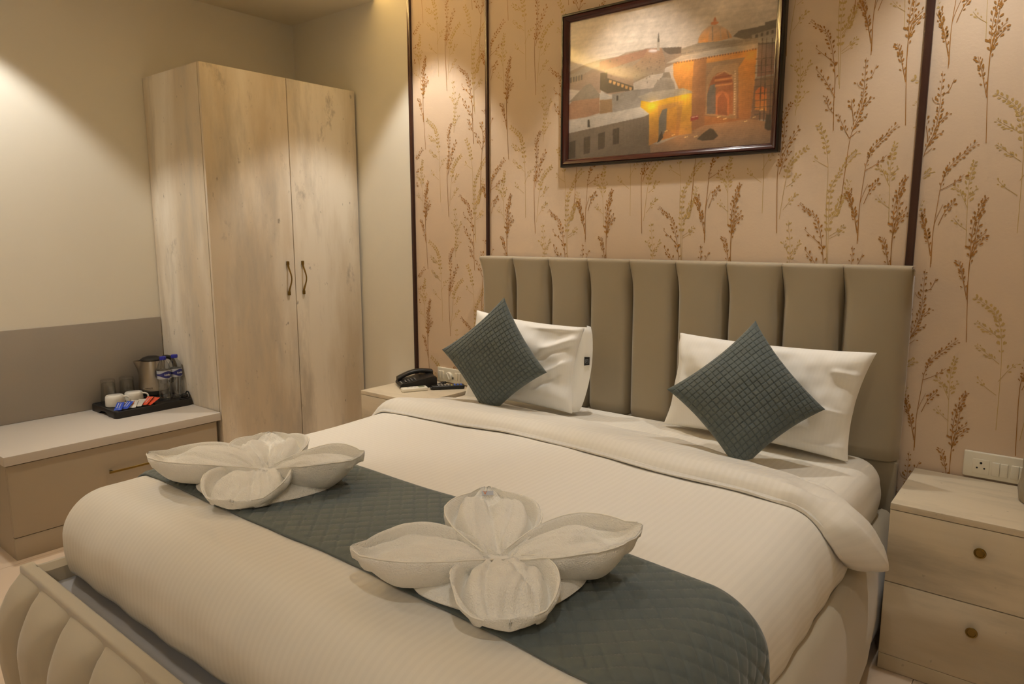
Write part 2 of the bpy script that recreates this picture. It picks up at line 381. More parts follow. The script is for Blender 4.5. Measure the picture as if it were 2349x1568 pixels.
def bez(pts, n):
    P = np.array(pts, float); K = len(P); t = np.linspace(0, K-1, n); out = []
    for a in t:
        i = min(int(a), K-2); f = a-i; p0, p1, p2, p3 = P[max(i-1, 0)], P[i], P[i+1], P[min(i+2, K-1)]
        out.append(.5*((2*p1)+(-p0+p2)*f+(2*p0-5*p1+4*p2-p3)*f*f+(-p0+3*p1-3*p2+p3)*f**3))
    return np.array(out)
def stalk_shapes(L, dense, hw):
    polys = []; R = random.Random(3)
    for pts, s0, dn in L:
        q = np.array([W2(*p) for p in pts]); c = bez(q, max(8, 4*len(pts))); d = np.gradient(c, axis=0); d /= np.linalg.norm(d, axis=1)[:, None]+1e-9
        nrm = np.stack([-d[:, 1], d[:, 0]], 1); n = len(c); wd = np.linspace(hw, hw*.45, n)[:, None]
        a, b = c+nrm*wd, c-nrm*wd
        for i in range(n-1): polys.append([a[i], b[i], b[i+1], a[i+1]])
        ln = np.linalg.norm(np.diff(c, axis=0), axis=1).sum(); ns = int(ln*(1-s0)*125*dn*dense)
        for k in range(ns):
            f = s0+(1-s0)*(k+R.random())/max(ns, 1); i = min(int(f*(n-1)), n-1); sd = 1 if k % 2 else -1
            ang = math.atan2(d[i, 1], d[i, 0])+sd*R.uniform(.25, .8); l = R.uniform(.008, .0155)*(1-.35*max(0, f-.6)); wl = l*R.uniform(.17, .27)
            p = c[i]+nrm[i]*sd*R.uniform(.0, .006); e = np.array([math.cos(ang), math.sin(ang)]); m_ = np.array([-e[1], e[0]])
            polys.append([p, p+e*l*.35+m_*wl*.7, p+e*l*.7+m_*wl, p+e*l, p+e*l*.7-m_*wl, p+e*l*.35-m_*wl*.7])
    return polys
PD, PL_ = stalk_shapes(ST_D, 1.0, .0011), stalk_shapes(ST_L, 1.5, .0009)
PX, PZ = .562, .628
for i, (a, b, dx, dz, _) in enumerate(PN):
    lo, hi = a+.014, b-.014
    for nm, polys, mt, yy in (('grass_print', PD, 'print_dark', -.0050), ('pale_grass_print', PL_, 'print_light', -.0043)):
        q = MB(); kk = 0
        for kx in range(-6, 8):
            for kz in range(-4, 3):
                for pl in polys:
                    pts = [(p[0]+dx+kx*PX, p[1]+dz+kz*PZ) for p in pl]
                    if all(lo < p[0] < hi and .02 < p[1] < ZC-.01 for p in pts):
                        kk += 1; ar = sum(pts[u][0]*pts[(u+1) % len(pts)][1]-pts[(u+1) % len(pts)][0]*pts[u][1] for u in range(len(pts)))
                        if ar < 0: pts = pts[::-1]
                        q.add([(p[0], yy-2.5e-5*(kk % 16), p[1]) for p in pts], [tuple(range(len(pts)))])
        o = q.build(nm, mt, panels[i], smooth=False, fixn=False); tag(o, kind='stuff')

# ================================================================== WARDROBE
WF, WN, WZ = -.56, -.926, 2.13
t = thing('wardrobe', (-.86, -.47, 0), 'tall two-door wardrobe in distressed pale laminate, standing in the corner beside the luggage bench', 'wardrobe')
c = MB(); c.box(XL+.004, WF-.022, WN, WN+.018, 0, WZ); c.box(XL+.004, WF-.022, -.035, -.017, 0, WZ); c.box(XL+.004, WF-.022, WN+.018, -.035, WZ-.018, WZ); c.box(XL+.004, WF-.022, WN+.018, -.035, .0, .08); c.box(XL+.004, XL+.012, WN+.018, -.035, .08, WZ-.018)
c.build('carcass', 'laminate', t, smooth=False)
for k, (y0, y1, hy, sd) in enumerate(((WN, -.4625, -.506, 'left'), (-.4585, -.017, -.414, 'right'))):
    d = MB().box(WF-.018, WF, y0, y1, .06, WZ, .0015).build('door', 'laminate', t)
    h = MB(); pts = []
    for i in range(15):
        f = i/14; pts.append((WF+.006+.028*math.sin(PI*smooth(f*1.0))**.8, hy, 1.022+.152*f))
    h.tube(pts, [.0052-.0014*math.sin(PI*i/14) for i in range(15)], 10)
    for z in (1.018, 1.178): h.box(WF, WF+.011, hy-.007, hy+.007, z-.011, z+.011, .003)
    h.build('handle', 'brass', d)
# ================================================================== LUGGAGE BENCH
BZ = .4464; BY0, BY1 = -1.853, WN-.006
t = thing('luggage_bench', (-.86, -1.39, 0), 'low beige laminate luggage bench with one wide drawer, beside the wardrobe', 'bench')
MB().box(XL+.004, WF, BY0, BY1, BZ-.039, BZ, .0015).build('top', 'bench_laminate', t)
q = MB(); q.box(XL+.004, WF-.03, BY0+.010, BY0+.03, 0, BZ-.0395); q.box(XL+.004, WF-.03, BY1-.026, BY1-.008, 0, BZ-.0395); q.box(XL+.004, XL+.02, BY0+.03, BY1-.026, 0, BZ-.039); q.box(XL+.02, WF-.03, BY0+.03, BY1-.026, .09, .1)
q.build('carcass', 'bench_edge', t, smooth=False)
d = MB().box(WF-.0295, WF-.01, BY0+.010, BY1-.022, .098, BZ-.044, .001).build('drawer', 'bench_edge', t)
q = MB().box(WF+.014, WF+.02, -1.475, -1.25, .279, .289, .002)
for y in (-1.46, -1.27): q.box(WF-.0105, WF+.016, y-.004, y+.004, .281, .287)
q.build('handle', 'brass', d)
MB().box(WF-.0295, WF-.012, BY0+.010, BY1-.022, 0, .095, .001).build('plinth', 'bench_edge', t)
o = MB().box(XL, XL+.010, -2.9, BY1, BZ+.001, .8895, .001).build('wall_panel', 'panel_grey', None)
tag(o, 'grey laminate splash panel fixed on the side wall just above the luggage bench', 'panel')

# ================================================================== BEDSIDE CABINETS
def cabinet(x0, x1, label, knobs):
    NZ, NF = .537, -.4226
    t = thing('bedside_cabinet', ((x0+x1)/2, -.21, 0), label, 'bedside cabinet', 'two-drawer bedside cabinets')
    MB().box(x0, x1, NF, -.019, NZ-.019, NZ, .001).build('top', 'laminate_h', t)
    q = MB(); q.box(x0+.001, x0+.018, NF+.02, -.02, .0, NZ-.0195); q.box(x1-.018, x1-.001, NF+.02, -.02, .0, NZ-.0195); q.box(x0+.018, x1-.018, -.035, -.02, 0, NZ-.0195); q.box(x0+.018, x1-.018, NF+.02, -.035, .05, .06)
    q.build('carcass', 'laminate', t, smooth=False)
    MB().box(x0+.0005, x1-.0005, NF+.003, NF+.019, .002, .0525, .001).build('plinth', 'laminate_h', t)
    xm = (x0+x1)/2
    for z0, z1, kz in ((.0545, .2875, .213), (.2905, NZ-.0215, .452)):
        d = MB().box(x0+.0005, x1-.0005, NF+.001, NF+.019, z0, z1, .001).build('drawer', 'laminate_h', t)
        q = MB(); q.lathe([(.0, .0), (.006, .0), (.006, .012), (.014, .015), (.0155, .019), (.0145, .022), (.011, .0225), (.010, .0205), (0, .0205)], (0, 0, 0), 24, cap=False)
        q.build('knob', 'brass', d, M=Matrix.Translation((xm, NF+.001, kz)) @ Matrix.Rotation(PI/2, 4, 'X'))
    return t
cabinet(-.09, .345, 'pale laminate bedside cabinet between wardrobe and bed, carrying the telephone', 0)
cabinet(2.358, 2.822, 'pale laminate bedside cabinet with its brass knobs in view, carrying the grey vase', 0)

# ================================================================== HEADBOARD
t = thing('headboard', (1.383, -.03, 0), 'grey-beige upholstered headboard of nine vertical padded channels on the wallpapered wall', 'headboard')
HX0, HX1 = .453, 2.313
MB().box(HX0+.004, HX1-.004, -.055, -.019, .02, 1.215, .006).build('backing', 'velvet_grey', t)
cw = (HX1-HX0)/9
def channel(x0, x1, z0, z1, y0=-.05, d=.064):
    nu, nv = 31, 44; P = []
    for j in range(nv):
        f = 1-(1-j/(nv-1))**1.5; z = z0+(z1-z0)*f; row = []
        dt = (1-f)*(z1-z0); gr = .058*smooth(dt/.16)**.8+.004          # the seam deepens below the flat top edge
        rnd = .012*(1-math.sqrt(max(0, 1-max(0, 1-dt/.012)**2)))+.012*(1-math.sqrt(max(0, 1-max(0, 1-f*(z1-z0)/.012)**2)))
        for i in range(nu):
            s = -1+2*i/(nu-1); s = math.copysign(1-(1-abs(s))**1.35, s)
            row.append(((x0+x1)/2+s*(x1-x0)/2, y0-d+gr*(.82*abs(s)**9+.18*abs(s)**2.2)+rnd, z))
        P.append(row)
    q = MB(); q.grid(P)
    q.grid([P[-1], [(p[0], y0+.02, z1-.0005) for p in P[-1]]])
    return q
for k in range(9):
    channel(HX0+k*cw+.0008, HX0+(k+1)*cw-.0008, .563, 1.226).build('channel_pad', 'velvet_grey', t)
MB().box(HX0+.002, HX1-.002, -.072, -.05, .05, .56, .01).build('lower_pad', 'velvet_grey', t)

# ================================================================== BED
t = thing('bed', tuple(BO+Vector((0, -1, 0))), 'upholstered grey-beige bed base with padded channels along the foot end', 'bed')
UL, UR, VF = -.932, .985, -2.012
def bx(q, u0, u1, v0, v1, z0, z1, b=0):
    p = MB().box(u0, u1, v0, v1, z0, z1, b); q.add([bed(*v) for v in p.v], p.f); return q
bx(MB(), UL+.05, UR-.05, VF+.05, -.04, .335, .352, .001).build('platform', 'platform_grey', t)
bx(MB(), UL+.0, UR-.01, VF+.0, VF+.036, .33, .402, .007).build('foot_rail', 'velvet_rail', t)
# foot channels
n = 10; seams = [UL]+[-.774+.209*k for k in range(8)]+[UR-.01]; n = len(seams)-1
for k in range(n):
    u0, u1 = seams[k]+.0006, seams[k+1]-.0006; P = []
    for j in range(30):
        f = j/29; z = .393-.365*f
        bul = .085*math.sin(PI/2*min(1, f/.42))**.85 if f < .42 else .085-.02*((f-.42)/.58)**2
        bul *= 1-max(0, (f-.94)/.06)**2*.5
        row = []
        for i in range(19):
            s = -1+2*i/18; sh = (1-abs(s)**3.2)**.7
            row.append(bed((u0+u1)/2+s*(u1-u0)/2, VF+.012-(.02*min(1, f*9)+bul*.92*sh), z+.012*(1-f)*0))
        P.append(row)
    q = MB(); q.grid(P); q.build('foot_channel_pad', 'velvet_rail', t)
# padded side rails
def side(uo, sgn, nm):
    prof = [(-.055, .35), (-.05, .39), (-.03, .405), (-.012, .402), (.006, .385), (.022, .33), (.03, .25), (.031, .17), (.024, .09), (.01, .03), (-.02, .022), (-.055, .03)]
    vs = [VF+.03]+list(np.linspace(VF+.05, -.035, 14)); P = []
    for v in vs:
        tap = (-.024*smooth((v+.55)/.2) if sgn > 0 else 0); P.append([bed(uo+tap+sgn*a*(1 if v > VF+.04 else .8), v, z) for a, z in prof])
    q = MB(); q.grid(P, closed_v=True)
    return q.build('side_rail', 'velvet_rail', t)
side(UL+.03, -1, 'l'); side(UR-.03, 1, 'r')
# mattress under a fitted sheet
MU0, MU1 = -.89, .906
mm = MB(); nu, nv = 70, 60
def rbox(u0, u1, v0, v1, z0, z1, r, n=9):
    """rounded slab as stacked loops"""
    q = MB(); loops = []
    def loop(ins, z):
        pts = []; rr = .10
        for cx, cy, a0 in ((u1-rr, v1-rr, 0), (u0+rr, v1-rr, 90), (u0+rr, v0+rr, 180), (u1-rr, v0+rr, 270)):
            for k in range(7):
                a = math.radians(a0+15*k); pts.append(bed(cx+(rr-ins)*math.cos(a), cy+(rr-ins)*math.sin(a), z))
        # resample straight sides
        return pts
    for k in range(n): a = PI/2*k/(n-1); loops.append(loop(r-r*math.sin(a), z0+r-r*math.cos(a)))
    for f in np.linspace(.1, .9, 6): loops.append(loop(-.006*math.sin(PI*f), z0+r+(z1-z0-2*r)*f))
    for k in range(n): a = PI/2*k/(n-1); loops.append(loop(r-r*math.cos(a), z1-r+r*math.sin(a)))
    q.grid(loops, closed_v=True); K = len(loops[0]); q.f.append(tuple(range(K))); q.m.append(0)
    N0 = (len(loops)-1)*K; q.f.append(tuple(N0+i for i in reversed(range(K)))); q.m.append(0)
    for i, p in enumerate(q.v): q.uv[i] = (p[0], p[1])
    return q
o = rbox(MU0, MU1, -1.86, -.03, .3535, .588, .075).build('mattress', 'sheet_linen', None, origin=bed(0, -1, .36)); tag(o, 'white sheeted mattress on the bed base, bare strip showing in front of the pillows', 'mattress')
# draped cloth: cloth coordinates (a across, b along) -> bed space
DR = .12
def drape(a, b, h=0., u0=-.905, u1=.925, v0=-1.928, zt=.602, hem=.255, tuck=.03, r=DR):
    ci = 0; oa = 0.; ob = 0.
    a0, a1, b0 = u0+r, u1-r, v0+r
    ua = min(max(a, a0), a1); vb = max(b, b0); oa = a-ua; ob = min(0., b-b0)
    crown = .012*(1-((a-(u0+u1)/2)/((u1-u0)/2))**4) if a0 < a < a1 else 0
    if oa == 0 and ob == 0: return Vector((ua, vb, zt+crown+h)), 0.
    l = max(abs(oa), abs(ob)); hyp = math.hypot(oa, ob); dx, dy = oa/hyp, ob/hyp
    qa = r*PI/2; cr = .012*(1-((min(max(a, a0), a1)-(u0+u1)/2)/((u1-u0)/2))**4)*max(0, 1-l/qa)
    if l < qa:
        th = l/r; out = r*math.sin(th); dn = r*(1-math.cos(th)); return Vector((ua+dx*(out+h*math.sin(th)), vb+dy*(out+h*math.sin(th)), zt+cr-dn+h*math.cos(th))), l
    d = l-qa; out = r+.004*math.sin(min(1, d/.06)*PI/2)-tuck*(d/.12)**2.2 if d < .2 else r-.1
    return Vector((ua+dx*(out+h), vb+dy*(out+h), zt-r-d)), l
qa = DR*PI/2; DROP = qa+.082
A0, A1, B0 = -.905+DR-DROP, .925-DR+DROP, -1.928+DR-DROP
def duvet_point(a, b, h=0.):
    p, l = drape(a, b, h); sd = smooth((l-.05)/.15)
    n_ = .006*wob(a*3.2, b*3.2, 1.4, 0)+.0025*wob(a*9, b*5, 1.2, 8)
    p.z += n_*(1-sd)+(.007*math.sin(a*4.1+1.)+.005*math.sin(b*6.3))*sd*smooth((l-.15)/.12)
    if l > 0:
        n2 = sd*(.002*math.sin(a*31+2*math.sin(b*5))+.002*math.sin(b*38+1.5*math.sin(a*7))+.004*wob(a*4, b*4, 1.2, 30))
        dx = a-min(max(a, -.905+DR), .925-DR); dy = min(0, b-(-1.928+DR)); hy = math.hypot(dx, dy); p.x += dx/hy*n2; p.y += dy/hy*n2
    return p
na, nb = 170, 120
As = np.linspace(A0, A1, na); Bs = np.linspace(-.60, B0, nb); P = []; UV = []
for a in As:
    row = []; ur = []
    for b in Bs:
        out = duvet_point(a, b)
        row.append(bed(*out)); ur.append((a, b))
    P.append(row); UV.append(ur)
q = MB(); q.grid(P, uv=UV)
duvet = q.build('duvet', 'duvet_linen', None, origin=bed(0, -1.2, .6), autosmooth=0, solid=.012)
tag(duvet, 'white satin-striped duvet spread smoothly over the bed, tucked round at the foot', 'duvet')
# folded-back band of the duvet
fold = MB(); nA, nK = 130, 56; P = []; UV = []
LA = [-.87, -.83, -.53, -.235, .07, .41, .673, .852, .916, .96, 1.04]; LO = [-.765, -.758, -.736, -.70, -.718, -.75, -.752, -.768, -.785, -.765, -.675]
HA = [-.87, -.84, -.80, -.76, -.62, -.275, .05, .325, .57, .78, .907, .96, 1.04]; HI = [-.70, -.64, -.50, -.43, -.372, -.368, -.395, -.41, -.47, -.517, -.552, -.51, -.43]
for i in range(nA):
    f = i/(nA-1); a = -.885+(1.045+.885)*f
    lo_ = float(np.interp(a, LA, LO))+.004*math.sin(a*9); hi_ = float(np.interp(a, HA, HI))
    endl = .12+.88*smooth(f/.05); endr = math.sqrt(max(0.0, 1-max(0, (a-.955)/.091)**2.1))*.94+.06
    puff = 1+1.25*smooth((a-.80)/.2)
    row = []; ur = []; mid = (lo_+hi_)/2; hwid = (hi_-lo_)/2*(.45+.55*endr)
    for k in range(nK):
        th = 2*PI*k/nK; cx, sx = math.cos(th), math.sin(th)
        y = mid+hwid*(abs(cx)**.6*(1 if cx > 0 else -1)); fr = (y-lo_)/(hi_-lo_)
        # thick roll at the foot side, thin trailing edge at the pillow side
        thick = (.050*min(1, max(fr, 0)/.16+.02)**.5*(1-.80*smooth((fr-.08)/.92)))*puff*endl*endr
        wr_ = (.0022*math.sin(a*13+y*9)+.0012*math.sin(a*41-y*31))+smooth((a-.70)/.15)*(.008*math.sin(y*46+a*13+2*math.sin(a*8))+.006*math.sin(a*52+y*20)+.004*math.sin(y*90-a*40))*endr
        wr_ = wr_+.006*smooth((a-.93)/.09)*math.sin(th*9+a*20)*endr
        hgt = .009+((thick+wr_)*abs(sx)**.62 if sx > 0 else 0)+(.014*smooth(1-fr/.10)*endl if sx <= 0 else 0)
        if sx > 0 and fr < .12: y = y-.010*endl*abs(sx)
        p, l = drape(a, y, hgt)
        p.z += .006*wob(a*3.2, y*3.2, 1.4, 0)*(1-smooth((l-.05)/.15))
        if a > .93: p.x += .008*smooth((a-.93)/.10)*endr
        row.append(bed(*p)); ur.append((a, y))
    P.append(row); UV.append(ur)
n0 = fold.grid(P, closed_v=True, uv=UV)
fold.f.append(tuple(n0+k for k in range(nK))); fold.m.append(0); e0 = n0+(nA-1)*nK; fold.f.append(tuple(e0+k for k in reversed(range(nK)))); fold.m.append(0)
ob = fold.build('folded_band', 'duvet_linen', duvet, autosmooth=0)
# quilted bed runner
def quilt(p, q_, wd=.16):
    a = abs((p % 1)-.5)*2; b = abs((q_ % 1)-.5)*2      # 1 at the stitch line
    d = max(a, b); return 1-smooth((d-(1-wd*2.2))/(wd*2.2)) if True else 0
RV0, RV1 = -1.706, -1.275
na, nb = 430, 104; As = np.linspace(A0+.03, A1-.012, na); Bs = np.linspace(RV1, RV0, nb); P = []
for a in As:
    row = []
    for b in Bs:
        edge = smooth(min(RV1-b, b-RV0)/.020)
        skew = 0
        bb = b-skew+ .004*math.sin(a*5)
        s_ = .034; h = .0042*edge*quilt((a+b)/s_/1.414, (a-b)/s_/1.414, .14)+.002*edge
        ph = duvet_point(a, bb, .0105+h)
        row.append(bed(*ph))
    P.append(row)
q = MB(); q.grid(P)
o = q.build('bed_runner', 'slate_quilt', None, origin=bed(0, -1.48, .62), autosmooth=0, solid=.004)
tag(o, 'slate grey quilted runner across the foot of the bed under the folded towels', 'bed runner')

# ================================================================== PILLOWS AND CUSHIONS
def pad(TL, TR, BR, BL, T, front, n=64, pinch=.10, quiltn=0, zmin=None, seed=0, power=2.6, wr=.006, mb=None, creases=()):
    """a stuffed case: two bulging faces over a quad given by its four corners"""
    TL, TR, BR, BL = map(Vector, (TL, TR, BR, BL)); front = Vector(front).normalized(); q = mb or MB(); faces = []
    for sgn in (1, -1):
        P = []; UV = []
        for i in range(n+1):
            s = -1+2*i/n; row = []; ur = []
            for j in range(n+1):
                t_ = -1+2*j/n
                ss = s*(1-pinch*(1-t_*t_)*abs(s)**3); tt = t_*(1-pinch*(1-s*s)*abs(t_)**3)
                u, v = (ss+1)/2, (tt+1)/2
                base = (BL*(1-u)+BR*u)*(1-v)+(TL*(1-u)+TR*u)*v
                prof = ((1-abs(s)**power)*(1-abs(t_)**power))**.5
                h = T/2*prof
                h += wr*prof**.6*float(wob(s*2.2, t_*2.2, 1.6, seed % 40))*(.6+.4*abs(s))+wr*.22*prof**.4*float(wob(s*7+t_*2.5, t_*4.5-s*2, 1.7, (seed+5) % 40))*(.35+.65*max(abs(s), abs(t_)))
                for (s0, t0, s1, t1, am, wd_) in creases:
                    if sgn > 0:
                        ex, ey = s1-s0, t1-t0; l2 = ex*ex+ey*ey; f_ = ((s-s0)*ex+(t_-t0)*ey)/l2; dd = abs((s-s0)*ey-(t_-t0)*ex)/math.sqrt(l2)
                        h += am*math.exp(-(dd/wd_)**2)*smooth(min(f_, 1-f_)/.3+.35)*(1 if -.1 < f_ < 1.1 else 0)
                if quiltn and sgn > 0:
                    h += .0040*(quilt((s+1)/2*quiltn, (t_+1)/2*quiltn, .10)-1)*min(1, prof*3)
                p = base+front*(h*sgn)
                if zmin is not None and p.z < zmin: p.z = zmin+(p.z-zmin)*.02; 
                row.append(p); ur.append((u*.66, v*.36))
            P.append(row); UV.append(ur)
        q.grid(P, uv=UV, flip=(sgn < 0))
    return q
def nrm(TL, TR, BL): return (Vector(TR)-Vector(TL)).cross(Vector(TL)-Vector(BL)).normalized()
def make_pillow(TL, TR, BR, BL, label, flange, seed, cr=()):
    n_ = nrm(TL, TR, BL)
    c_ = sum((Vector(p) for p in (TL, TR, BR, BL)), Vector())/4
    t = thing('pillow', (c_.x, c_.y, .591), label, 'pillow', 'white pillows')
    pad(TL, TR, BR, BL, .15, n_, 90, .07, seed=seed, zmin=.591, wr=.020, creases=cr).build('pillow_case', 'pillow_linen', t, autosmooth=0)
    return t, n_
pl, nl = make_pillow((.634, -.335, .993), (1.172, -.275, .952), (1.165, -.345, .600), (.619, -.405, .606), 'white pillow with a black sewn tag, leaning behind the cushion nearer the telephone', True, 3,
    [(.97, .72, .45, .38, .016, .07), (.9, .55, .35, .1, -.010, .06), (.95, .2, .3, -.35, .012, .06), (.85, -.1, .35, -.55, -.008, .05), (.98, .92, .2, .86, .008, .05)])
pr, nr = make_pillow((1.556, -.195, .955), (2.253, -.235, .955), (2.203, -.285, .594), (1.524, -.243, .598), 'white pillow without a tag, leaning on the headboard farther from the telephone', False, 17,
    [(-.93, .85, -.8, -.2, .010, .05), (.95, -.15, .55, -.05, .006, .03), (.98, -.75, .6, -.8, .008, .05), (.98, .55, .7, .6, .007, .05), (-.55, .5, -.5, -.9, .005, .06)])
# open flap of the left pillow case and its tag
fl = MB(); P = []
for i in range(13):
    f = i/12
    ctr = Vector((1.172, -.275, .952)).lerp(Vector((1.165, -.345, .606)), f)
    w_ = .012+.030*math.sin(PI*f)**.7
    P.append([ctr+Vector((-.03, -.012, 0)), ctr+Vector((w_*.4, .006+.012*math.sin(PI*f), 0)), ctr+Vector((w_, .028, .0)), ctr+Vector((w_*.9-.03, .05, 0))])
fl.grid(P); fl.build('case_flap', 'pillow_cotton', pl, solid=.003)
Mt = frame_M((1.196, -.290, .815), (.85, .5, -.02), (.15, .12, 1))
q = MB(); q.add([Mt @ Vector(v) for v in ((-.011, -.018, 0), (.011, -.015, 0), (.011, .018, 0), (-.011, .018, 0))], [(0, 1, 2, 3)])
tg = q.build('sewn_tag', 'tag_black', pl, smooth=False, solid=.0015)
q = MB()
for a in ((-.006, -.008, .006, -.007), (-.006, .007, .006, .008), (-.006, -.008, -.005, .008), (.005, -.008, .006, .008)):
    q.add([Mt @ Vector(v) for v in ((a[0], a[1], -.0012), (a[2], a[1], -.0012), (a[2], a[3], -.0012), (a[0], a[3], -.0012))], [(0, 1, 2, 3)])
    q.add([Mt @ Vector(v) for v in ((a[0], a[1], .0012), (a[2], a[1], .0012), (a[2], a[3], .0012), (a[0], a[3], .0012))], [(0, 1, 2, 3)])
text_mb('F', .011, Mt @ Matrix.Translation((0, 0, .0009)), mb=q)
q.build('tag_mark', 'label_pale', tg, smooth=False)
def make_cushion(T, R, B, L, label, seed):
    n_ = nrm(T, R, L); c_ = sum((Vector(p) for p in (T, R, B, L)), Vector())/4
    q = pad(T, R, B, L, .125, n_, 200, .10, quiltn=19, zmin=.630, seed=seed, wr=.005, power=2.2)
    o = q.build('cushion', 'slate_quilt', None, origin=(c_.x, c_.y, .63), autosmooth=0)
    tag(o, label, 'cushion', 'slate quilted cushions')
    return o
make_cushion((.905, -.47, 1.075), (1.128, -.475, .789), (.903, -.575, .58), (.647, -.575, .845), 'slate grey quilted square cushion on its corner in front of the black-tagged pillow', 5)
make_cushion((1.898, -.345, 1.042), (2.148, -.387, .783), (1.956, -.590, .585), (1.695, -.576, .818), 'slate grey quilted square cushion on its corner in front of the untagged pillow', 23)

# ================================================================== TOWEL FLOWERS
def petal(C, T, W, p=1.36, qx=.85, lobes=1, seed=0, depth=.062, fill=.8, dip=.012):
    """plump cupped towel petal from the flower centre C out to its tip T: one closed skin, rim ridge, groove and puffed inner fold"""
    C, T = Vector(C), Vector(T); d = Vector((T.x-C.x, T.y-C.y, 0)); Lp = d.length; e1 = d.normalized(); e2 = Vector((-e1.y, e1.x, 0)); q = MB()
    def wid(t): return .006+W*max(0., math.sin(PI*min(1, .04+.96*t)**p*1. if False else PI*(.03+.97*t)**p))**qx
    nt_, nb, ntp = 60, 18, 64; P = []
    RR = random.Random(seed); CR = [(RR.uniform(-.6, .6), RR.uniform(-.9, .9), RR.choice((-.009, -.007, .006)), RR.uniform(.05, .09)) for _ in range(4)]
    zt_ = T.z; z0 = FLO+.004
    for i in range(nt_):
        t = math.sin(PI/2*i/(nt_-1))*.35+.65*i/(nt_-1) if qx > .6 else math.sin(PI/2*i/(nt_-1)); w_ = wid(t) if t < 1 else .004
        rim = C.z+.004+(.030*math.sin(PI*min(1, t*1.1))**.8)*1.0+(zt_-C.z-.012)*t**1.8
        low = z0+(C.z-.020-z0)*(1-t)**3+max(0, zt_-z0-.030)*smooth((t-.62)/.38)**1.3
        low = min(low, rim-.012); row = []
        for k in range(nb):                                  # outer wall, rim to rim underneath
            a = PI*k/(nb-1); cx, sx = math.cos(a), math.sin(a)
            b = w_*math.copysign(abs(cx)**.75, cx)*(1-.10*sx); z = rim-(rim-low)*sx**.75
            n_ = (1-t**9)*.0040*float(wob(t*7+seed, b*40, 1.4, seed % 50))+.0016*float(wob(t*20+seed, b*90, 1.5, (seed+7) % 50)); row.append(Vector((C.x, C.y, 0))+e1*(Lp*t-.004*sx)+e2*(b+n_*cx)+Vector((0, 0, z+n_*.6*sx)))
        for k in range(1, ntp-1):                            # upper face, back across
            s = -1+2*k/(ntp-1); sa = abs(s)
            ridge = .005*math.exp(-((sa-.95)/.05)**2)
            groove = -.026*math.exp(-((sa-.80)/.07)**2)*smooth(t/.15)*smooth((1-t)/.12)
            env = smooth(t/.18)*smooth((fill+.08-t)/.30)
            body = max(0, 1-(sa/.70)**2.4)
            if lobes == 2: pf = (abs(math.sin(PI*min(1, sa/.72)))**.5*.95 if sa < .72 else 0)
            else: pf = body**.6*(.86+.16*math.sin(2.2*s+seed))
            cr = sum(am*math.exp(-((s-(a_+b_*(t-.45)))/wd_)**2) for a_, b_, am, wd_ in CR)*smooth(t/.12)*smooth((1-t)/.25)
            hollow = -(.014+.024*min(1, w_/W))*max(0, 1-(sa/.86)**3)*smooth((1-t)/.16)
            z = rim+ridge+groove+hollow+(.022+.021*min(1, w_/W))*pf*env*(1-.2*math.sin(5*t+seed))+cr*max(0, 1-sa**3)
            n_ = (.0055*float(wob(t*6+seed, s*3.2, 1.4, (seed+11) % 50))+.0030*float(wob(t*9+s*2, s*9-t*3+seed, 1.6, (seed+3) % 50)))*(1-sa**4)
            row.append(Vector((C.x, C.y, 0))+e1*(Lp*t)+e2*(w_*s)+Vector((0, 0, max(z+n_, low+.004))))
        P.append(row)
    n0 = q.grid(P, closed_v=True); K = len(P[0])
    q.f.append(tuple(n0+k for k in range(K))); q.m.append(0); e0 = n0+(nt_-1)*K; q.f.append(tuple(e0+k for k in reversed(range(K)))); q.m.append(0)
    # woven hem lines following the rim
    for j in (0, ntp-2):
        jj = (nb-1+j) % K; pts = [P[i][jj]+Vector((0, 0, .0006)) for i in range(2, nt_-(9 if qx < .6 else 2))]; q.tube(pts, [.0017]*len(pts), 6, mi=1)
    return q
FLO = .629
def towel(C, tips, label, base_rot, bs):
    C = Vector(C); t = thing('towel_flower', (C.x, C.y, FLO), label, 'towel', 'towels folded into flowers')
    n = 44; P = []; Q = []
    for i in range(n+1):
        row = []; rw2 = []
        for j in range(n+1):
            s, r_ = -1+2*i/n, -1+2*j/n
            e = (abs(s)**5+abs(r_)**5)**.2; e = min(1, e); z = FLO+.008+.020*max(0, 1-e**7)**.5+.016*(1-e)+.003*float(wob(s*3, r_*3, 1.5, 20))
            rr = max(abs(s), abs(r_), 1e-6)/max((abs(s)**5+abs(r_)**5)**.2, 1e-6)
            c0, s0 = math.cos(base_rot), math.sin(base_rot); x, y = s*bs*rr*(1+.05*math.sin(3*r_)), r_*bs*rr*(1+.05*math.sin(2.5*s+1))
            row.append((C.x+c0*x-s0*y, C.y+s0*x+c0*y, z)); rw2.append((C.x+.96*(c0*x-s0*y), C.y+.96*(s0*x+c0*y), FLO))
        P.append(row); Q.append(rw2)
    q = MB(); q.grid(P); q.grid(Q, flip=True)
    rimP = [P[0][j] for j in range(n+1)]+[P[i][n] for i in range(1, n+1)]+[P[n][j] for j in range(n-1, -1, -1)]+[P[i][0] for i in range(n-1, 0, -1)]
    rimQ = [Q[0][j] for j in range(n+1)]+[Q[i][n] for i in range(1, n+1)]+[Q[n][j] for j in range(n-1, -1, -1)]+[Q[i][0] for i in range(n-1, 0, -1)]
    q.grid([rimP, rimQ], closed_v=True)
    q.build('folded_base', 'towel', t, autosmooth=0)
    for k, (T, W, p, qx, lob, fill) in enumerate(tips):
        petal((C.x, C.y, .668), T, W, p, qx, lob, seed=int(7*k+C.x*10), fill=fill).build('petal', ['towel', 'towel_hem'], t, autosmooth=0)
    return t
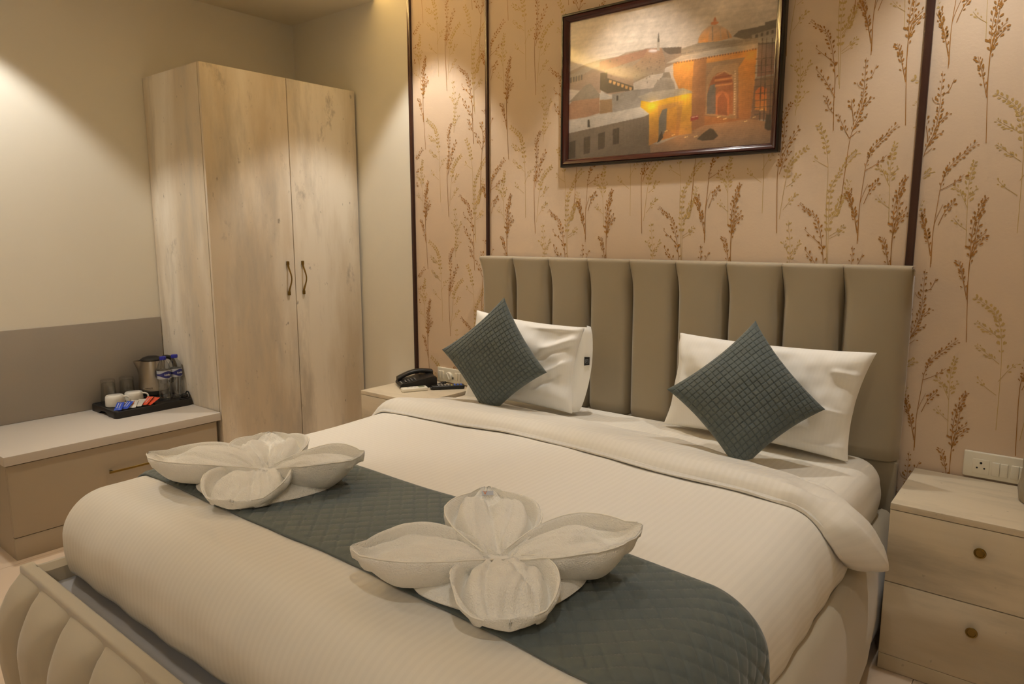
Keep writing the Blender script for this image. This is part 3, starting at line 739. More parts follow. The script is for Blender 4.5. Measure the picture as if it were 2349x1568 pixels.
tw2 = towel((1.855, -1.645, .66), [((1.628, -1.846, .712), .092, 1.15, .85, 1, .84), ((2.068, -1.437, .738), .088, 1.22, .85, 1, .72), ((1.640, -1.437, .722), .105, 1.05, .80, 2, .86), ((2.005, -1.798, .668), .098, 1.35, .42, 1, .92)],
      'white towel folded into a four-petal flower with an orange label, farther from the bench', math.radians(90), .150)
tw1 = towel((.991, -1.634, .66), [((.672, -1.818, .712), .098, 1.2, .85, 1, .84), ((1.230, -1.480, .738), .088, 1.22, .85, 1, .72), ((.752, -1.468, .708), .108, 1.05, .62, 2, .86), ((1.100, -1.806, .666), .112, 1.3, .40, 1, .92)],
      'white towel folded into a four-petal flower without label, nearer the bench', math.radians(82), .160)
Mk = frame_M((1.663, -1.460, .7125), (.73, .68, 0), (-.52, .56, .62))
q = MB(); q.add([Mk @ Vector(v) for v in ((-.014, -.006, 0), (.014, -.006, 0), (.014, .006, 0), (-.014, .006, 0))], [(0, 1, 2, 3)])
lb = q.build('care_label', 'label_pale', tw2, smooth=False, solid=.001)
q = text_mb('V', .013, Mk @ Matrix.Translation((-.006, 0, .0009)), depth=.0006); q.build('label_mark', 'ink_orange', lb, smooth=False)

# ================================================================== FRAMED PICTURE
FX0, FX1, FZ0, FZ1 = .874, 1.838, 1.626, 2.272
t = thing('framed_picture', ((FX0+FX1)/2, -.02, FZ0), 'large framed photograph of a domed gateway at dusk hanging above the headboard', 'picture')
fwid = .034
def fr_ring(prof, mats, name):
    q = MB(); cs = [(FX0, FZ0, 1, 1), (FX1, FZ0, -1, 1), (FX1, FZ1, -1, -1), (FX0, FZ1, 1, -1)]
    P = [[(x+sx*a, y, z+sz*a) for a, y in prof] for x, z, sx, sz in cs]; q.grid(P, closed_u=True); return q.build(name, mats, t, autosmooth=25)
fr_ring([(0, -.005), (0, -.030), (.004, -.034), (.009, -.034), (.011, -.031)], 'frame_black', 'frame_edge')
fr_ring([(.011, -.031), (.014, -.034), (.020, -.032), (.027, -.027), (.031, -.022), (.034, -.021), (.034, -.012)], 'frame_red', 'frame_moulding')
MB().box(FX0+.004, FX1-.004, -.012, -.006, FZ0+.004, FZ1-.004).build('backboard', 'frame_black', t, smooth=False)
# the print, painted as colours on a fine mesh
PX0, PX1, PZ0, PZ1 = FX0+fwid-.002, FX1-fwid+.002, FZ0+fwid-.002, FZ1-fwid+.002
GW, GH = 540, 350
# tracing quad of the print (zoomed view) -> unit square
qd = np.array([(158, 1372), (1873, 1218), (1922, -246), (160, 185)], float)
def homog(src, dst):
    A = []
    for (x, y), (u, v) in zip(src, dst):
        A.append([x, y, 1, 0, 0, 0, -u*x, -u*y, -u]); A.append([0, 0, 0, x, y, 1, -v*x, -v*y, -v])
    return np.linalg.svd(np.array(A))[2][-1].reshape(3, 3)
Hm = homog(qd, np.array([(0, 0), (1, 0), (1, 1), (0, 1)], float))
def U(p):
    q = Hm @ np.array([p[0], p[1], 1.]); return (q[0]/q[2], q[1]/q[2])
gx, gy = np.meshgrid((np.arange(GW)+.5)/GW, (np.arange(GH)+.5)/GH)
IMG = np.zeros((GH, GW, 3))
def C_(h): return np.array([int(h[i:i+2], 16)/255 for i in (0, 2, 4)])
def fill(pts, c0, c1=None, vert=True, alpha=1.):
    p = np.array([U(a) for a in pts]); m = np.zeros(gx.shape, bool); n = len(p)
    for i in range(n):
        x0, y0 = p[i]; x1, y1 = p[(i+1) % n]
        if abs(y1-y0) < 1e-9: continue
        cond = ((y0 > gy) != (y1 > gy)) & (gx < (x1-x0)*(gy-y0)/(y1-y0)+x0); m ^= cond
    if c1 is None: IMG[m] = IMG[m]*(1-alpha)+C_(c0)*alpha
    else:
        g = ((gy-p[:, 1].min())/(np.ptp(p[:, 1])+1e-9) if vert else (gx-p[:, 0].min())/(np.ptp(p[:, 0])+1e-9))[..., None]
        IMG[m] = IMG[m]*(1-alpha)+(C_(c0)*(1-g)+C_(c1)*g)[m]*alpha
    return m
def glow(c, r, col, k):
    u, v = U(c); d2 = ((gx-u)*1.55)**2+(gy-v)**2; IMG[:] = IMG+(C_(col)*k)[None, None]*np.exp(-d2/r**2)[..., None]
nzx = np.zeros(gx.shape)
for k in range(14):
    a = rng.uniform(-.5, .5); f = rng.uniform(4, 34); nzx += np.sin(f*(gx*math.cos(a)*.9+gy*math.sin(a)*2.4+ .25*np.sin(6*gx+9*gy*k))+rng.uniform(0, 6))/(1+f*.08)
nzx /= np.abs(nzx).max()
sky = C_('b3a394')[None, None]*(1-gy[..., None]*.0)+np.zeros_like(IMG)
IMG[:] = sky+(nzx*.055)[..., None]+((gy-.6)*.12)[..., None]
# distant city
fill([(160,610),(300,540),(430,500),(575,470),(630,440),(815,400),(930,395),(1100,385),(1100,500),(700,700),(160,760)], '7d6555', '8b7565')
fill([(160,640),(420,500),(430,540),(160,700)], '8a7a6c'); fill([(415,520),(815,405),(780,480),(560,560),(415,600)], '8d5f4c')
fill([(815,405),(930,395),(965,500),(960,610),(780,640),(700,700),(690,560),(780,480)], '86786a', '9a6a4c')
fill([(935,395),(1095,385),(1095,440),(1000,450),(960,430)], '54463f'); fill([(895,410),(897,330),(905,255),(913,330),(915,410)], '544b44'); fill([(893,420),(895,345),(914,345),(917,420)], '9d8d7c')
fill([(160,690),(420,590),(700,560),(700,700),(690,790),(520,800),(160,760)], '8d7362', '8a705e')
for k in range(5): fill([(170+22*k, 705-6*k),(184+22*k, 700-6*k),(184+22*k, 655-6*k),(170+22*k, 660-6*k)], '4b3d36')
fill([(420,620),(480,605),(480,660),(700,730),(700,760),(480,790),(420,760)], '40352f')
for k in range(6): fill([(495+34*k,672+12*k),(520+34*k,680+12*k),(512+34*k,705+12*k),(494+34*k,700+12*k)], 'b98752')
# hillside on the right, domed gateway
fill([(1530,290),(1580,240),(1800,190),(1800,165),(1925,130),(1925,360),(1740,380),(1700,330)], '5d5148'); fill([(1690,275),(1800,240),(1925,200),(1925,330),(1760,345),(1690,320)], '9b9184', '7e7266')
for k in range(4): fill([(1720+45*k,300-12*k),(1740+45*k,295-12*k),(1740+45*k,265-12*k),(1720+45*k,270-12*k)], '4d443c')
fill([(1740,360),(1925,340),(1925,640),(1740,640)], '8b5f52', '7d6a63'); fill([(1730,640),(1925,600),(1925,660),(1730,700)], '8f8478')
fill([(1235,355),(1240,310),(1270,250),(1320,205),(1375,188),(1430,200),(1480,230),(1512,270),(1524,300),(1400,335)], 'c58a55', 'b3957d')
fill([(1240,350),(1245,300),(1290,240),(1340,205),(1355,205),(1330,260),(1320,345)], 'd8883c', 'c09672'); fill([(1355,330),(1352,210),(1362,205),(1364,330)], '8d7560'); fill([(1425,320),(1415,210),(1424,206),(1436,318)], 'a98a70'); fill([(1490,305),(1475,240),(1484,240),(1502,304)], '8a7462')
fill([(1342,190),(1345,172),(1375,160),(1405,165),(1408,180),(1375,192)], 'c07042'); fill([(1362,160),(1372,128),(1382,128),(1392,158)], 'b5683f')
fill([(1100,400),(1240,350),(1740,300),(1745,350),(1380,400),(1100,470)], '94826f', '8a7a68'); fill([(975,525),(1100,460),(1745,345),(1742,385),(1200,480),(975,530)], '9f9283', 'b0a08e')
fill([(1030,525),(1735,390),(1720,700),(1690,1000),(1290,1070),(1160,1140),(1100,1150),(1090,770),(1035,640)], 'a06038', 'd58735')
fill([(1205,490),(1310,470),(1310,520),(1300,1070),(1190,1090),(1190,760)], '96603f', 'a3683c')
fill([(1310,522),(1640,465),(1580,560),(1590,1000),(1530,1000),(1300,980)], '8c5a3c', '9a7350'); fill([(1380,545),(1580,515),(1570,1000),(1530,1000),(1305,970),(1315,640)], 'a27850', 'a87c52')
arch = [(1320,960),(1325,760),(1345,690),(1370,640),(1400,610),(1450,592),(1500,610),(1530,650),(1540,700),(1540,960)]
fill(arch, 'a55f36', '99502c'); fill([(1320,960),(1322,790),(1345,715),(1390,700),(1395,960)], '5f5954')
for k in range(4): fill([(1385,640+24*k),(1532,615+24*k),(1532,630+24*k),(1385,655+24*k)], 'c8783f' if k % 2 else '8c4527')
fill([(1395,965),(1395,800),(1420,765),(1460,760),(1500,790),(1508,830),(1508,975)], 'b4633a', 'c0683a'); fill([(1410,965),(1412,820),(1455,775),(1490,830),(1492,970)], '7d4a34', 'a3532f')
for k in range(18): fill([(1548,585+22*k),(1560,583+22*k),(1560,592+22*k),(1548,594+22*k)], 'd8b58c')
for k in range(30): fill([(1050+23*k,520-4.4*k),(1062+23*k,518-4.4*k),(1062+23*k,530-4.4*k),(1050+23*k,532-4.4*k)], '7a4a33')
# right aisle with scaffolding
fill([(1725,650),(1900,620),(1900,1000),(1690,1010)], '8a6146', '7c5b48'); fill([(1725,920),(1728,760),(1775,710),(1822,740),(1825,930)], 'd88a3e', 'c9602f')
for x in (1765, 1800, 1850, 1880): fill([(x,1040),(x+12,300),(x+17,300),(x+6,1040)], '4a3a31')
for k in range(9): fill([(1720,480+60*k),(1880,465+60*k),(1880,470+60*k),(1720,486+60*k)], '5b483c')
# plaza, foreground roof, small gateway
fill([(520,800),(700,760),(880,740),(890,800),(780,900),(520,960)], '8f867f', '7f766f'); fill([(160,870),(300,720),(340,710),(420,800),(415,830),(300,860)], '7b6d60', '73665b'); fill([(190,860),(415,830),(420,960),(300,1000),(160,1020),(160,900)], '9c7156', '94694f')
fill([(415,820),(430,765),(520,830),(510,850),(420,850)], 'a59c92'); fill([(420,850),(520,840),(525,950),(420,970)], '8c6a4a')
fill([(560,810),(572,810),(574,850),(558,852)], '3a3330')
fill([(830,1220),(910,1230),(1300,1060),(1690,1000),(1880,1030),(1873,1225),(158,1380),(160,1330)], '836a58', 'ad7a52')
fill([(158,1035),(760,905),(838,970),(790,990),(158,1140)], 'a79d92', 'b6aca0'); fill([(158,1140),(790,990),(838,965),(845,1230),(850,1310),(158,1375)], '665a50', '6d5f52')
for k in range(4): fill([(165+122*k,1215-38*k),(220+122*k,1200-38*k),(218+122*k,1350-42*k),(165+122*k,1362-42*k)], '3f362f')
fill([(320,1020),(335,1020),(340,1085),(318,1085)], '4c443d')
fill([(835,870),(1190,770),(1195,1130),(1080,1150),(915,1200),(835,1240)], 'b7793f', 'e3a323'); fill([(765,850),(845,865),(850,960),(838,965),(760,905)], 'd69a20', 'cf9a1c')
fill([(910,895),(1120,845),(1085,1150),(920,1190)], 'b3703a', 'c98a3a'); fill([(915,1190),(918,1000),(945,930),(985,915),(980,1100),(930,1190)], '6d665e'); fill([(985,1090),(985,930),(1060,900),(1070,950),(1060,1150)], 'c47c34', 'd4902f')
fill([(735,820),(830,860),(1195,780),(1190,765),(1120,740),(860,770)], '8f8375', '9c8e7e'); fill([(860,775),(875,715),(930,650),(960,625),(1010,650),(1040,690),(1050,745)], '84786b', '93867a'); fill([(940,650),(950,610),(1000,600),(1015,650)], '7a6d61')
fill([(1185,985),(1250,970),(1250,1005),(1185,1025)], '9a3a34'); fill([(1190,990),(1245,978),(1245,984),(1190,997)], 'c9a08c')
fill([(1240,1180),(1290,1130),(1350,1085),(1380,1095),(1420,1150),(1380,1185),(1290,1195)], '4a3d33'); fill([(905,1215),(925,1150),(945,1110),(955,1170),(930,1200)], '3d342e'); fill([(1810,1080),(1825,960),(1865,960),(1870,1095),(1840,1100)], '463a33')
for c_ in ((980,1110),(1040,1145),(1150,1160),(1230,1155),(1420,985),(1475,1000),(1650,1020),(1720,985),(1780,920)): fill([(c_[0]-14,c_[1]+3),(c_[0]+14,c_[1]-6),(c_[0]+14,c_[1]),(c_[0]-14,c_[1]+9)], 'ffd98a')
for c_, r_, col, k in (((860,900),.05,'ffb000',.35),((1130,820),.05,'ffb000',.35),((1130,560),.10,'ff9020',.22),((1450,900),.12,'ff7a20',.15),((1680,430),.08,'ff9020',.2),((1080,1160),.10,'ff8a20',.15)): glow(c_, r_, col, k)
cs = (np.sin(gy*520+6*np.sin(gx*9))*.5+.5)**6*.10*(gy < .72); IMG *= (1-cs)[..., None]
for k in range(26):
    x0 = 1045+26*k; fill([(x0,700),(x0+3,690),(x0+5,900),(x0+2,910)], '8a5a34', alpha=.25)
for k in range(60):
    cx_, cy_ = rng.uniform(200, 1850), rng.uniform(1080, 1320); fill([(cx_-9,cy_),(cx_+9,cy_-3),(cx_+9,cy_+3),(cx_-9,cy_+6)], '6d5646', alpha=.35)
for k in range(40):
    cx_, cy_ = rng.uniform(440, 960), rng.uniform(470, 690); fill([(cx_-5,cy_),(cx_+5,cy_-2),(cx_+5,cy_+12),(cx_-5,cy_+14)], '5c483c', alpha=.5)
for k in range(24): fill([(170+28*k,1140-7*k),(174+28*k,1139-7*k),(174+28*k,1330-6*k),(170+28*k,1331-6*k)], '574a40', alpha=.3)
for k in range(10): fill([(1090+60*k,440-13*k),(1140+60*k,428-13*k),(1140+60*k,440-13*k),(1090+60*k,452-13*k)], '75675a', alpha=.5)
for k in range(16): fill([(1375+11*k,585-abs(k-8)*-5.5),(1383+11*k,583-abs(k-8)*-5.5),(1380+11*k,604-abs(k-8)*-5.5)], 'd9a468', alpha=.8)
lum = IMG.mean(-1, keepdims=True); IMG = IMG*.84+lum*.16*np.array([1.05, 1, .92])
fb = np.zeros(gx.shape)
for k in range(40):
    a = rng.uniform(0, PI); f = 2**rng.uniform(3, 8); fb += np.sin(f*(gx*1.5*math.cos(a)+gy*math.sin(a))+rng.uniform(0, 6)+1.5*np.sin(f*.4*(gy-gx)))/f**.35
fb /= np.abs(fb).max(); IMG *= (1+.16*fb)[..., None]; IMG *= (.93+.14*gy)[..., None]
IMG += (rng.normal(0, .018, IMG.shape[:2]))[..., None]
# soften one pixel
K = IMG.copy(); K[1:-1, 1:-1] = (IMG[1:-1, 1:-1]*4+IMG[:-2, 1:-1]+IMG[2:, 1:-1]+IMG[1:-1, :-2]+IMG[1:-1, 2:])/8; K2 = K.copy(); K2[1:-1, 1:-1] = (K[1:-1, 1:-1]*2+K[:-2, 1:-1]+K[2:, 1:-1]+K[1:-1, :-2]+K[1:-1, 2:])/6; IMG = np.clip(K2*1.12, 0, 1)
LIN = np.where(IMG <= .04045, IMG/12.92, ((IMG+.055)/1.055)**2.4)
me = bpy.data.meshes.new('print'); xs_ = np.linspace(PX0, PX1, GW); zs_ = np.linspace(PZ0, PZ1, GH); X, Z = np.meshgrid(xs_, zs_)
V = np.stack([X, np.full_like(X, -.0145), Z], -1).reshape(-1, 3)-np.array(t['_o'])
idx = np.arange(GW*GH).reshape(GH, GW); F = np.stack([idx[:-1, :-1], idx[:-1, 1:], idx[1:, 1:], idx[1:, :-1]], -1).reshape(-1, 4)
me.vertices.add(len(V)); me.vertices.foreach_set('co', V.ravel()); me.loops.add(F.size); me.loops.foreach_set('vertex_index', F.ravel().astype(np.int32))
me.polygons.add(len(F)); me.polygons.foreach_set('loop_start', np.arange(0, F.size, 4, dtype=np.int32)); me.update(calc_edges=True)
at = me.color_attributes.new('print', 'FLOAT_COLOR', 'POINT'); at.data.foreach_set('color', np.concatenate([LIN.reshape(-1, 3), np.ones((GW*GH, 1))], 1).astype(np.float32).ravel())
me.materials.append(MATS['picture_print']); po = bpy.data.objects.new('print', me); COL.objects.link(po); po.parent = t

# ================================================================== TRAY SET ON THE BENCH
TZ = BZ+.0003
TX0, TX1, TY0, TY1 = -1.129, -.832, -1.317, -.931
t = thing('serving_tray', ((TX0+TX1)/2, (TY0+TY1)/2, TZ), 'black plastic hospitality tray with a cut-out grip, on the luggage bench', 'tray')
def rrect(x0, x1, y0, y1, r, n=6):
    pts = []
    for cx, cy, a0 in ((x1-r, y1-r, 0), (x0+r, y1-r, 90), (x0+r, y0+r, 180), (x1-r, y0+r, 270)):
        for k in range(n+1):
            a = math.radians(a0+90*k/n); pts.append((cx+r*math.cos(a), cy+r*math.sin(a)))
    # subdivide straights
    out = []
    for i in range(len(pts)):
        a, b = pts[i], pts[(i+1) % len(pts)]; L_ = math.hypot(a[0]-b[0], a[1]-b[1]); m_ = max(1, int(L_/.012))
        for k in range(m_): out.append((a[0]+(b[0]-a[0])*k/m_, a[1]+(b[1]-a[1])*k/m_))
    return out
def arch_(x, y):
    c_ = (TX0+TX1)/2+.01
    return .017*smooth(1-((x-c_)/.062)**2) if y < TY0+.02 and abs(x-c_) < .062 else 0
outer = rrect(TX0, TX1, TY0, TY1, .022); HT = .034; loops = []
loops.append([(x, y, TZ+arch_(x, y)) for x, y in outer])
sx, sy = lambda x, k: (TX0+TX1)/2+(x-(TX0+TX1)/2)*k, lambda y, k: (TY0+TY1)/2+(y-(TY0+TY1)/2)*k
loops.append([(sx(x, .995), sy(y, .996), TZ+HT-.003) for x, y in outer]); loops.append([(sx(x, .982), sy(y, .986), TZ+HT) for x, y in outer])
loops.append([(sx(x, .93), sy(y, .945), TZ+HT) for x, y in outer]); loops.append([(sx(x, .915), sy(y, .935), TZ+HT-.004) for x, y in outer])
q = MB(); q.grid(loops, closed_v=True); K_ = len(outer); q.f.append(tuple(4*K_+i for i in range(K_))); q.m.append(0)
q.build('tray_body', 'tray_black', t, autosmooth=40)
DZ = TZ+HT-.004                                  # raised deck
# sunken sachet well along the front
wl = rrect(TX1-.088, TX1-.026, TY0+.030, TY0+.205, .012)
q = MB(); q.grid([[(x, y, DZ+.0045) for x, y in rrect(TX1-.091, TX1-.023, TY0+.027, TY0+.208, .014)][:len(wl)] if False else [(x, y, DZ+.0042) for x, y in wl], [(x, y, DZ+.0006) for x, y in wl]], closed_v=True); q.f.append(tuple(len(wl)+i for i in range(len(wl)))); q.m.append(0)
q.build('sachet_well', 'socket_hole', t)
# glasses, upside down
def tumbler(x, y, label):
    t = thing('drinking_glass', (x, y, DZ), label, 'glass', 'upturned water glasses on the tray')
    H = .122; q = MB(); z_ = DZ+.0006
    q.lathe([(0, H-.016), (.026, H-.017), (.030, H-.022), (.0315, .07), (.0345, .03), (.0362, .002), (.0375, 0), (.0388, .002), (.0372, .03), (.0342, .07), (.0332, H-.006), (.0312, H-.001), (.026, H), (0, H)], (x, y, z_), 48, cap=False)
    q.build('tumbler', 'glass', t, autosmooth=50)
tumbler(-1.086, -1.243, 'upturned clear drinking glass behind the cups, at the grip end of the tray')
tumbler(-1.086, -1.152, 'upturned clear drinking glass on the tray, the one nearer the kettle')
def cup(x, y, ang, label):
    t = thing('tea_cup', (x, y, DZ), label, 'cup', 'upturned white tea cups on the tray'); z0 = DZ+.0006
    q = MB(); k = 1.22
    q.lathe([(r*k, z*k) for r, z in [(0, .040), (.03, .038), (.0335, .03), (.033, .002), (.0345, 0), (.0362, .002), (.0362, .006), (.0358, .03), (.0345, .040), (.032, .0435), (.027, .0425), (.024, .0445), (.021, .0455), (0, .0455)]], (x, y, z0), 48, cap=False)
    q.build('cup_body', 'porcelain', t, autosmooth=40)
    ca_, sa_ = math.cos(ang), math.sin(ang); pts = []
    for k in range(13):
        f = k/12; a = PI/2-PI*f; pts.append((x+ca_*(.041+.026*max(0, math.cos(a))**.6), y+sa_*(.041+.026*max(0, math.cos(a))**.6), z0+.027+.018*math.sin(a)))
    MB().tube(pts, .0045, 8).build('handle', 'porcelain', t)
cup(-.998, -1.250, math.radians(55), 'upturned white tea cup beside the blue sachets')
cup(-1.002, -1.156, math.radians(55), 'upturned white tea cup next to the kettle base')
# sachets
def sachet(name, x, y, ang, tilt, m_, label, L_=.062, W_=.017, marks=None, group=None, zoff=0):
    z = DZ+.0012+zoff
    Mx = Matrix.Translation((x, y, z)) @ Matrix.Rotation(ang, 4, 'Z') @ Matrix.Rotation(-tilt, 4, 'Y')
    P1 = []; P2 = []
    for i in range(15):
        f = i/14; r1 = []; r2_ = []
        for j in range(9):
            s = -1+2*j/8; h = .0035*max(0, math.sin(PI*min(1, max(0, (f-.08)/.84))))**.5*(1-abs(s)**2.5)+.0002
            hh = h+.0006*math.sin(f*23+s*5)*(1 if 0 < h else 0)
            r1.append(Mx @ Vector((f*L_, s*W_, .004+hh))); r2_.append(Mx @ Vector((f*L_, s*W_, .004-h*.9)))
        P1.append(r1); P2.append(r2_)
    q = MB(); q.grid(P1); q.grid(P2)
    o = q.build(name, m_, None, origin=(x, y, z)); tag(o, label, 'sachet', group)
    if marks:
        txt, ink, size = marks; R_ = random.Random(int(abs(x*1e4+y*1e5))); q = MB()
        for ln in range(2 if txt != 'C' else 1):
            pts = []; v0 = (.006 if ln == 0 else -.005) if txt != 'C' else 0
            for k in range(22):
                f = k/21; pts.append(Mx @ Vector((L_*(.2+.6*f), v0+size*.22*math.sin(k*2.1+R_.random())*(.5+.5*R_.random()), .0082)))
            q.tube(pts, .0009, 5)
        q.build('printed_script', ink, o, smooth=False)
    return o
GS = 'sachets in the tray well'
a0 = math.radians(150)
sachet('sugar_sachet', -.868, -1.292, math.radians(140), .45, 'sachet_blue', 'blue sachet with white lettering propped against the nearer cup, the outer one', marks=('SUGAR', 'ink_white', .013), group=GS)
sachet('sugar_sachet', -.866, -1.262, math.radians(125), .40, 'sachet_blue', 'darker tucked-in blue sachet between the other blue one and the silver one', marks=('SUGAR', 'ink_white', .011), group=GS, zoff=.002)
sachet('creamer_sachet', -.868, -1.225, math.radians(140), .42, 'sachet_white', 'silver and white patterned sachet with an orange mark', marks=('C', 'ink_orange', .014), group=GS)
sachet('creamer_sachet', -.866, -1.198, math.radians(132), .38, 'sachet_white', 'silver and white patterned sachet touching the orange-red one', group=GS, zoff=.002)
sachet('coffee_sachet', -.866, -1.170, math.radians(122), .42, 'sachet_orange', 'orange-red sachet with pale lettering, lying foremost', L_=.07, marks=('COFFEE', 'ink_white', .012), group=GS, zoff=.004)
sachet('coffee_sachet', -.862, -1.150, math.radians(112), .36, 'sachet_orange', 'orange-red sachet half hidden under its twin, on the kettle side', L_=.07, group=GS)
# kettle
class SMB(MB):
    """MB whose shapes are scaled about a base point when built"""
    def __init__(s, c, k): super().__init__(); s.c, s.k = Vector(c), k
    def build(s, *a, **kw):
        s.v = [tuple(s.c+(Vector(p)-s.c)*s.k) for p in s.v]; return super().build(*a, **kw)
kx, ky = -1.041, -1.036; kz = DZ+.0006
KB = lambda: SMB((kx, ky, kz), 1.08)
t = thing('electric_kettle', (kx, ky, DZ), 'brushed steel electric kettle with black lid and base, standing behind the water bottles', 'kettle')
KB().lathe([(.066, 0), (.068, .003), (.068, .013), (.064, .016), (.0625, .017)], (kx, ky, kz), 48).build('power_base', 'black_plastic', t)
KB().lathe([(.0645, .0172), (.0665, .020), (.0665, .036), (.0655, .039)], (kx, ky, kz), 48).build('body_foot', 'black_plastic', t)
q = KB(); prof = [(.0655, .039), (.0670, .040), (.0668, .044), (.0655, .07), (.0615, .11), (.0565, .145), (.0505, .178), (.049, .183)]
th = np.linspace(0, 2*PI, 64, endpoint=False); P = []; sa = math.radians(-118)
for a in th:
    row = []; dd = (a-sa+PI) % (2*PI)-PI; 
    for r_, z in prof:
        k = math.exp(-(dd/.20)**2)*smooth((z-.125)/.05)*.030; row.append((kx+(r_+k)*math.cos(a), ky+(r_+k)*math.sin(a), kz+z))
    P.append(row)
q.grid(P, closed_u=True); body = q.build('steel_body', 'steel', t)
KB().lathe([(.0495, .183), (.0505, .186), (.0495, .190), (.040, .197), (.022, .203), (0, .2045)], (kx, ky, kz), 40).build('lid', 'black_plastic', t)
ha = math.radians(62); pts = []
for rr, zz in ((.045, .188), (.062, .196), (.085, .188), (.098, .160), (.100, .120), (.092, .085), (.072, .068)): pts.append((kx+rr*math.cos(ha), ky+rr*math.sin(ha), kz+zz))
KB().tube([tuple(p) for p in bez(pts, 24)], [.010]*24, 10).build('handle', 'black_plastic', t)
va = math.atan2(cam.location.y-ky, cam.location.x-kx)-.36
def bend_k(v, R=.0664): a = va+v.x/R; return Vector((kx+(R+.0006+v.z)*math.cos(a), ky+(R+.0006+v.z)*math.sin(a), kz+.056+v.y))
text_mb('zunvolt', .0135, Matrix.Identity(4), bend=bend_k, mb=KB()).build('brand_lettering', 'ink_brown', body, smooth=False)
# plug of the kettle lead
t = thing('power_plug', (-.878, -.954, DZ), 'black power plug and bunched lead at the wardrobe end of the tray', 'plug')
q = MB(); q.box(-.893, -.862, -.968, -.940, DZ+.0004, DZ+.026, .007); q.box(-.882, -.872, -.974, -.966, DZ+.006, DZ+.018, .003); q.build('plug_body', 'black_plastic', t)
q = MB(); pts = [(-.885, -.948, DZ+.018), (-.884, -.9375, DZ+.034), (-.868, -.9365, DZ+.030), (-.854, -.9405, DZ+.014), (-.853, -.952, DZ+.006), (-.858, -.972, DZ+.0055), (-.872, -.985, DZ+.0055)]
q.tube([tuple(p) for p in bez(pts, 20)], .0036, 8).build('lead', 'black_plastic', t)
# water bottles
def bottle(x, y, rot, label):
    t = thing('water_bottle', (x, y, DZ), label, 'bottle', 'water bottles on the tray'); z0 = DZ+.0006
    R = .030; BB = lambda: SMB((x, y, z0), 1.10)
    prof = [(0, .004), (.016, .003), (.022, 0), (.0275, .003), (.0295, .010), (.0295, .016), (.0285, .020), (.0290, .026), (.0285, .05), (.0268, .075), (.0280, .095), (.0300, .104), (.0300, .145), (.0285, .156), (.0235, .172), (.0165, .184), (.0135, .190), (.0130, .197)]
    q = BB(); P = []; th = np.linspace(0, 2*PI, 60, endpoint=False)
    for a in th:
        P.append([(x+(r_*(1-(.055*max(0, math.sin(PI*min(1, max(0, (z-.026)/.075))))*math.cos(5*a+z*60)**2 if .026 < z < .10 else 0)))*math.cos(a), y+(r_*(1-(.055*max(0, math.sin(PI*min(1, max(0, (z-.026)/.075))))*math.cos(5*a+z*60)**2 if .026 < z < .10 else 0)))*math.sin(a), z0+z) for r_, z in prof])
    q.grid(P, closed_u=True); q.build('clear_bottle', 'pet', t, autosmooth=60)
    BB().lathe([(.0135, .1935), (.0150, .1945), (.0150, .2065), (.014, .2085), (0, .2088)], (x, y, z0), 32).build('cap', 'blue_cap', t)
    lab = BB(); lab.lathe([(.0304, .1055), (.0304, .144)], (x, y, z0), 48, cap=False); lb = lab.build('label', 'label_pale', t)
    va_ = math.atan2(cam.location.y-y, cam.location.x-x)+rot; q = BB()
    n_ = 72; top = []; bot = []
    for i in range(n_+1):
        a = 2*PI*i/n_; s = .0045+.0125*(.5+.5*math.cos(2*a))**1.3; top.append((a, s)); bot.append((a, -s))
    P = [[(x+.0308*math.cos(va_+a), y+.0308*math.sin(va_+a), z0+.1245+sg*s*f) for f in (1, .5, 0)] for sg in (1,) for a, s in top]
    q.grid(P); P = [[(x+.0308*math.cos(va_+a), y+.0308*math.sin(va_+a), z0+.1245-s*f) for f in (0, .5, 1)] for a, s in top]; q.grid(P)
    q.build('label_band', 'label_blue', lb)
    for off in (0, PI):
        q = BB()
        def bnd(v): a = va_+off+v.x/.0312; return Vector((x+(.0312+v.z)*math.cos(a), y+(.0312+v.z)*math.sin(a), z0+.1245+v.y))
        text_mb('kinley', .0135, Matrix.Identity(4), bend=bnd, mb=q)
        q.build('label_lettering', 'ink_white', lb, smooth=False)
bottle(-.920, -1.033, .55, 'small clear water bottle with blue cap in front of the kettle handle')
bottle(-.934, -.9665, .75, 'small clear water bottle with blue cap nearest the wardrobe side')

# ================================================================== BEDSIDE ITEMS
NZ = .5375
# telephone
Mp = Matrix.Translation((.052, -.168, NZ)) @ Matrix.Rotation(math.radians(-32), 4, 'Z')
t = thing('telephone', tuple(Mp.translation), 'black corded desk telephone on the bedside cabinet next to the wardrobe', 'telephone')
q = MB(); prof = [(-.095, .004), (-.098, .016), (-.09, .026), (-.03, .036), (.035, .050), (.075, .058), (.094, .056), (.098, .048), (.098, .004)]
bm = bmesh.new(); w_ = .075
va_ = [bm.verts.new((-w_, y, z)) for y, z in prof]; vb_ = [bm.verts.new((w_, y, z)) for y, z in prof]
bm.faces.new(va_[::-1]); bm.faces.new(vb_)
for i in range(len(prof)): j = (i+1) % len(prof); bm.faces.new((va_[i], va_[j], vb_[j], vb_[i]))
bmesh.ops.bevel(bm, geom=bm.edges[:], offset=.0035, segments=2, affect='EDGES'); q.addbm(bm, 0, Mp); q.build('phone_base', 'black_plastic', t)
def surf(y): ys, zs = [p[0] for p in prof[2:6]], [p[1] for p in prof[2:6]]; return float(np.interp(y, ys, zs))
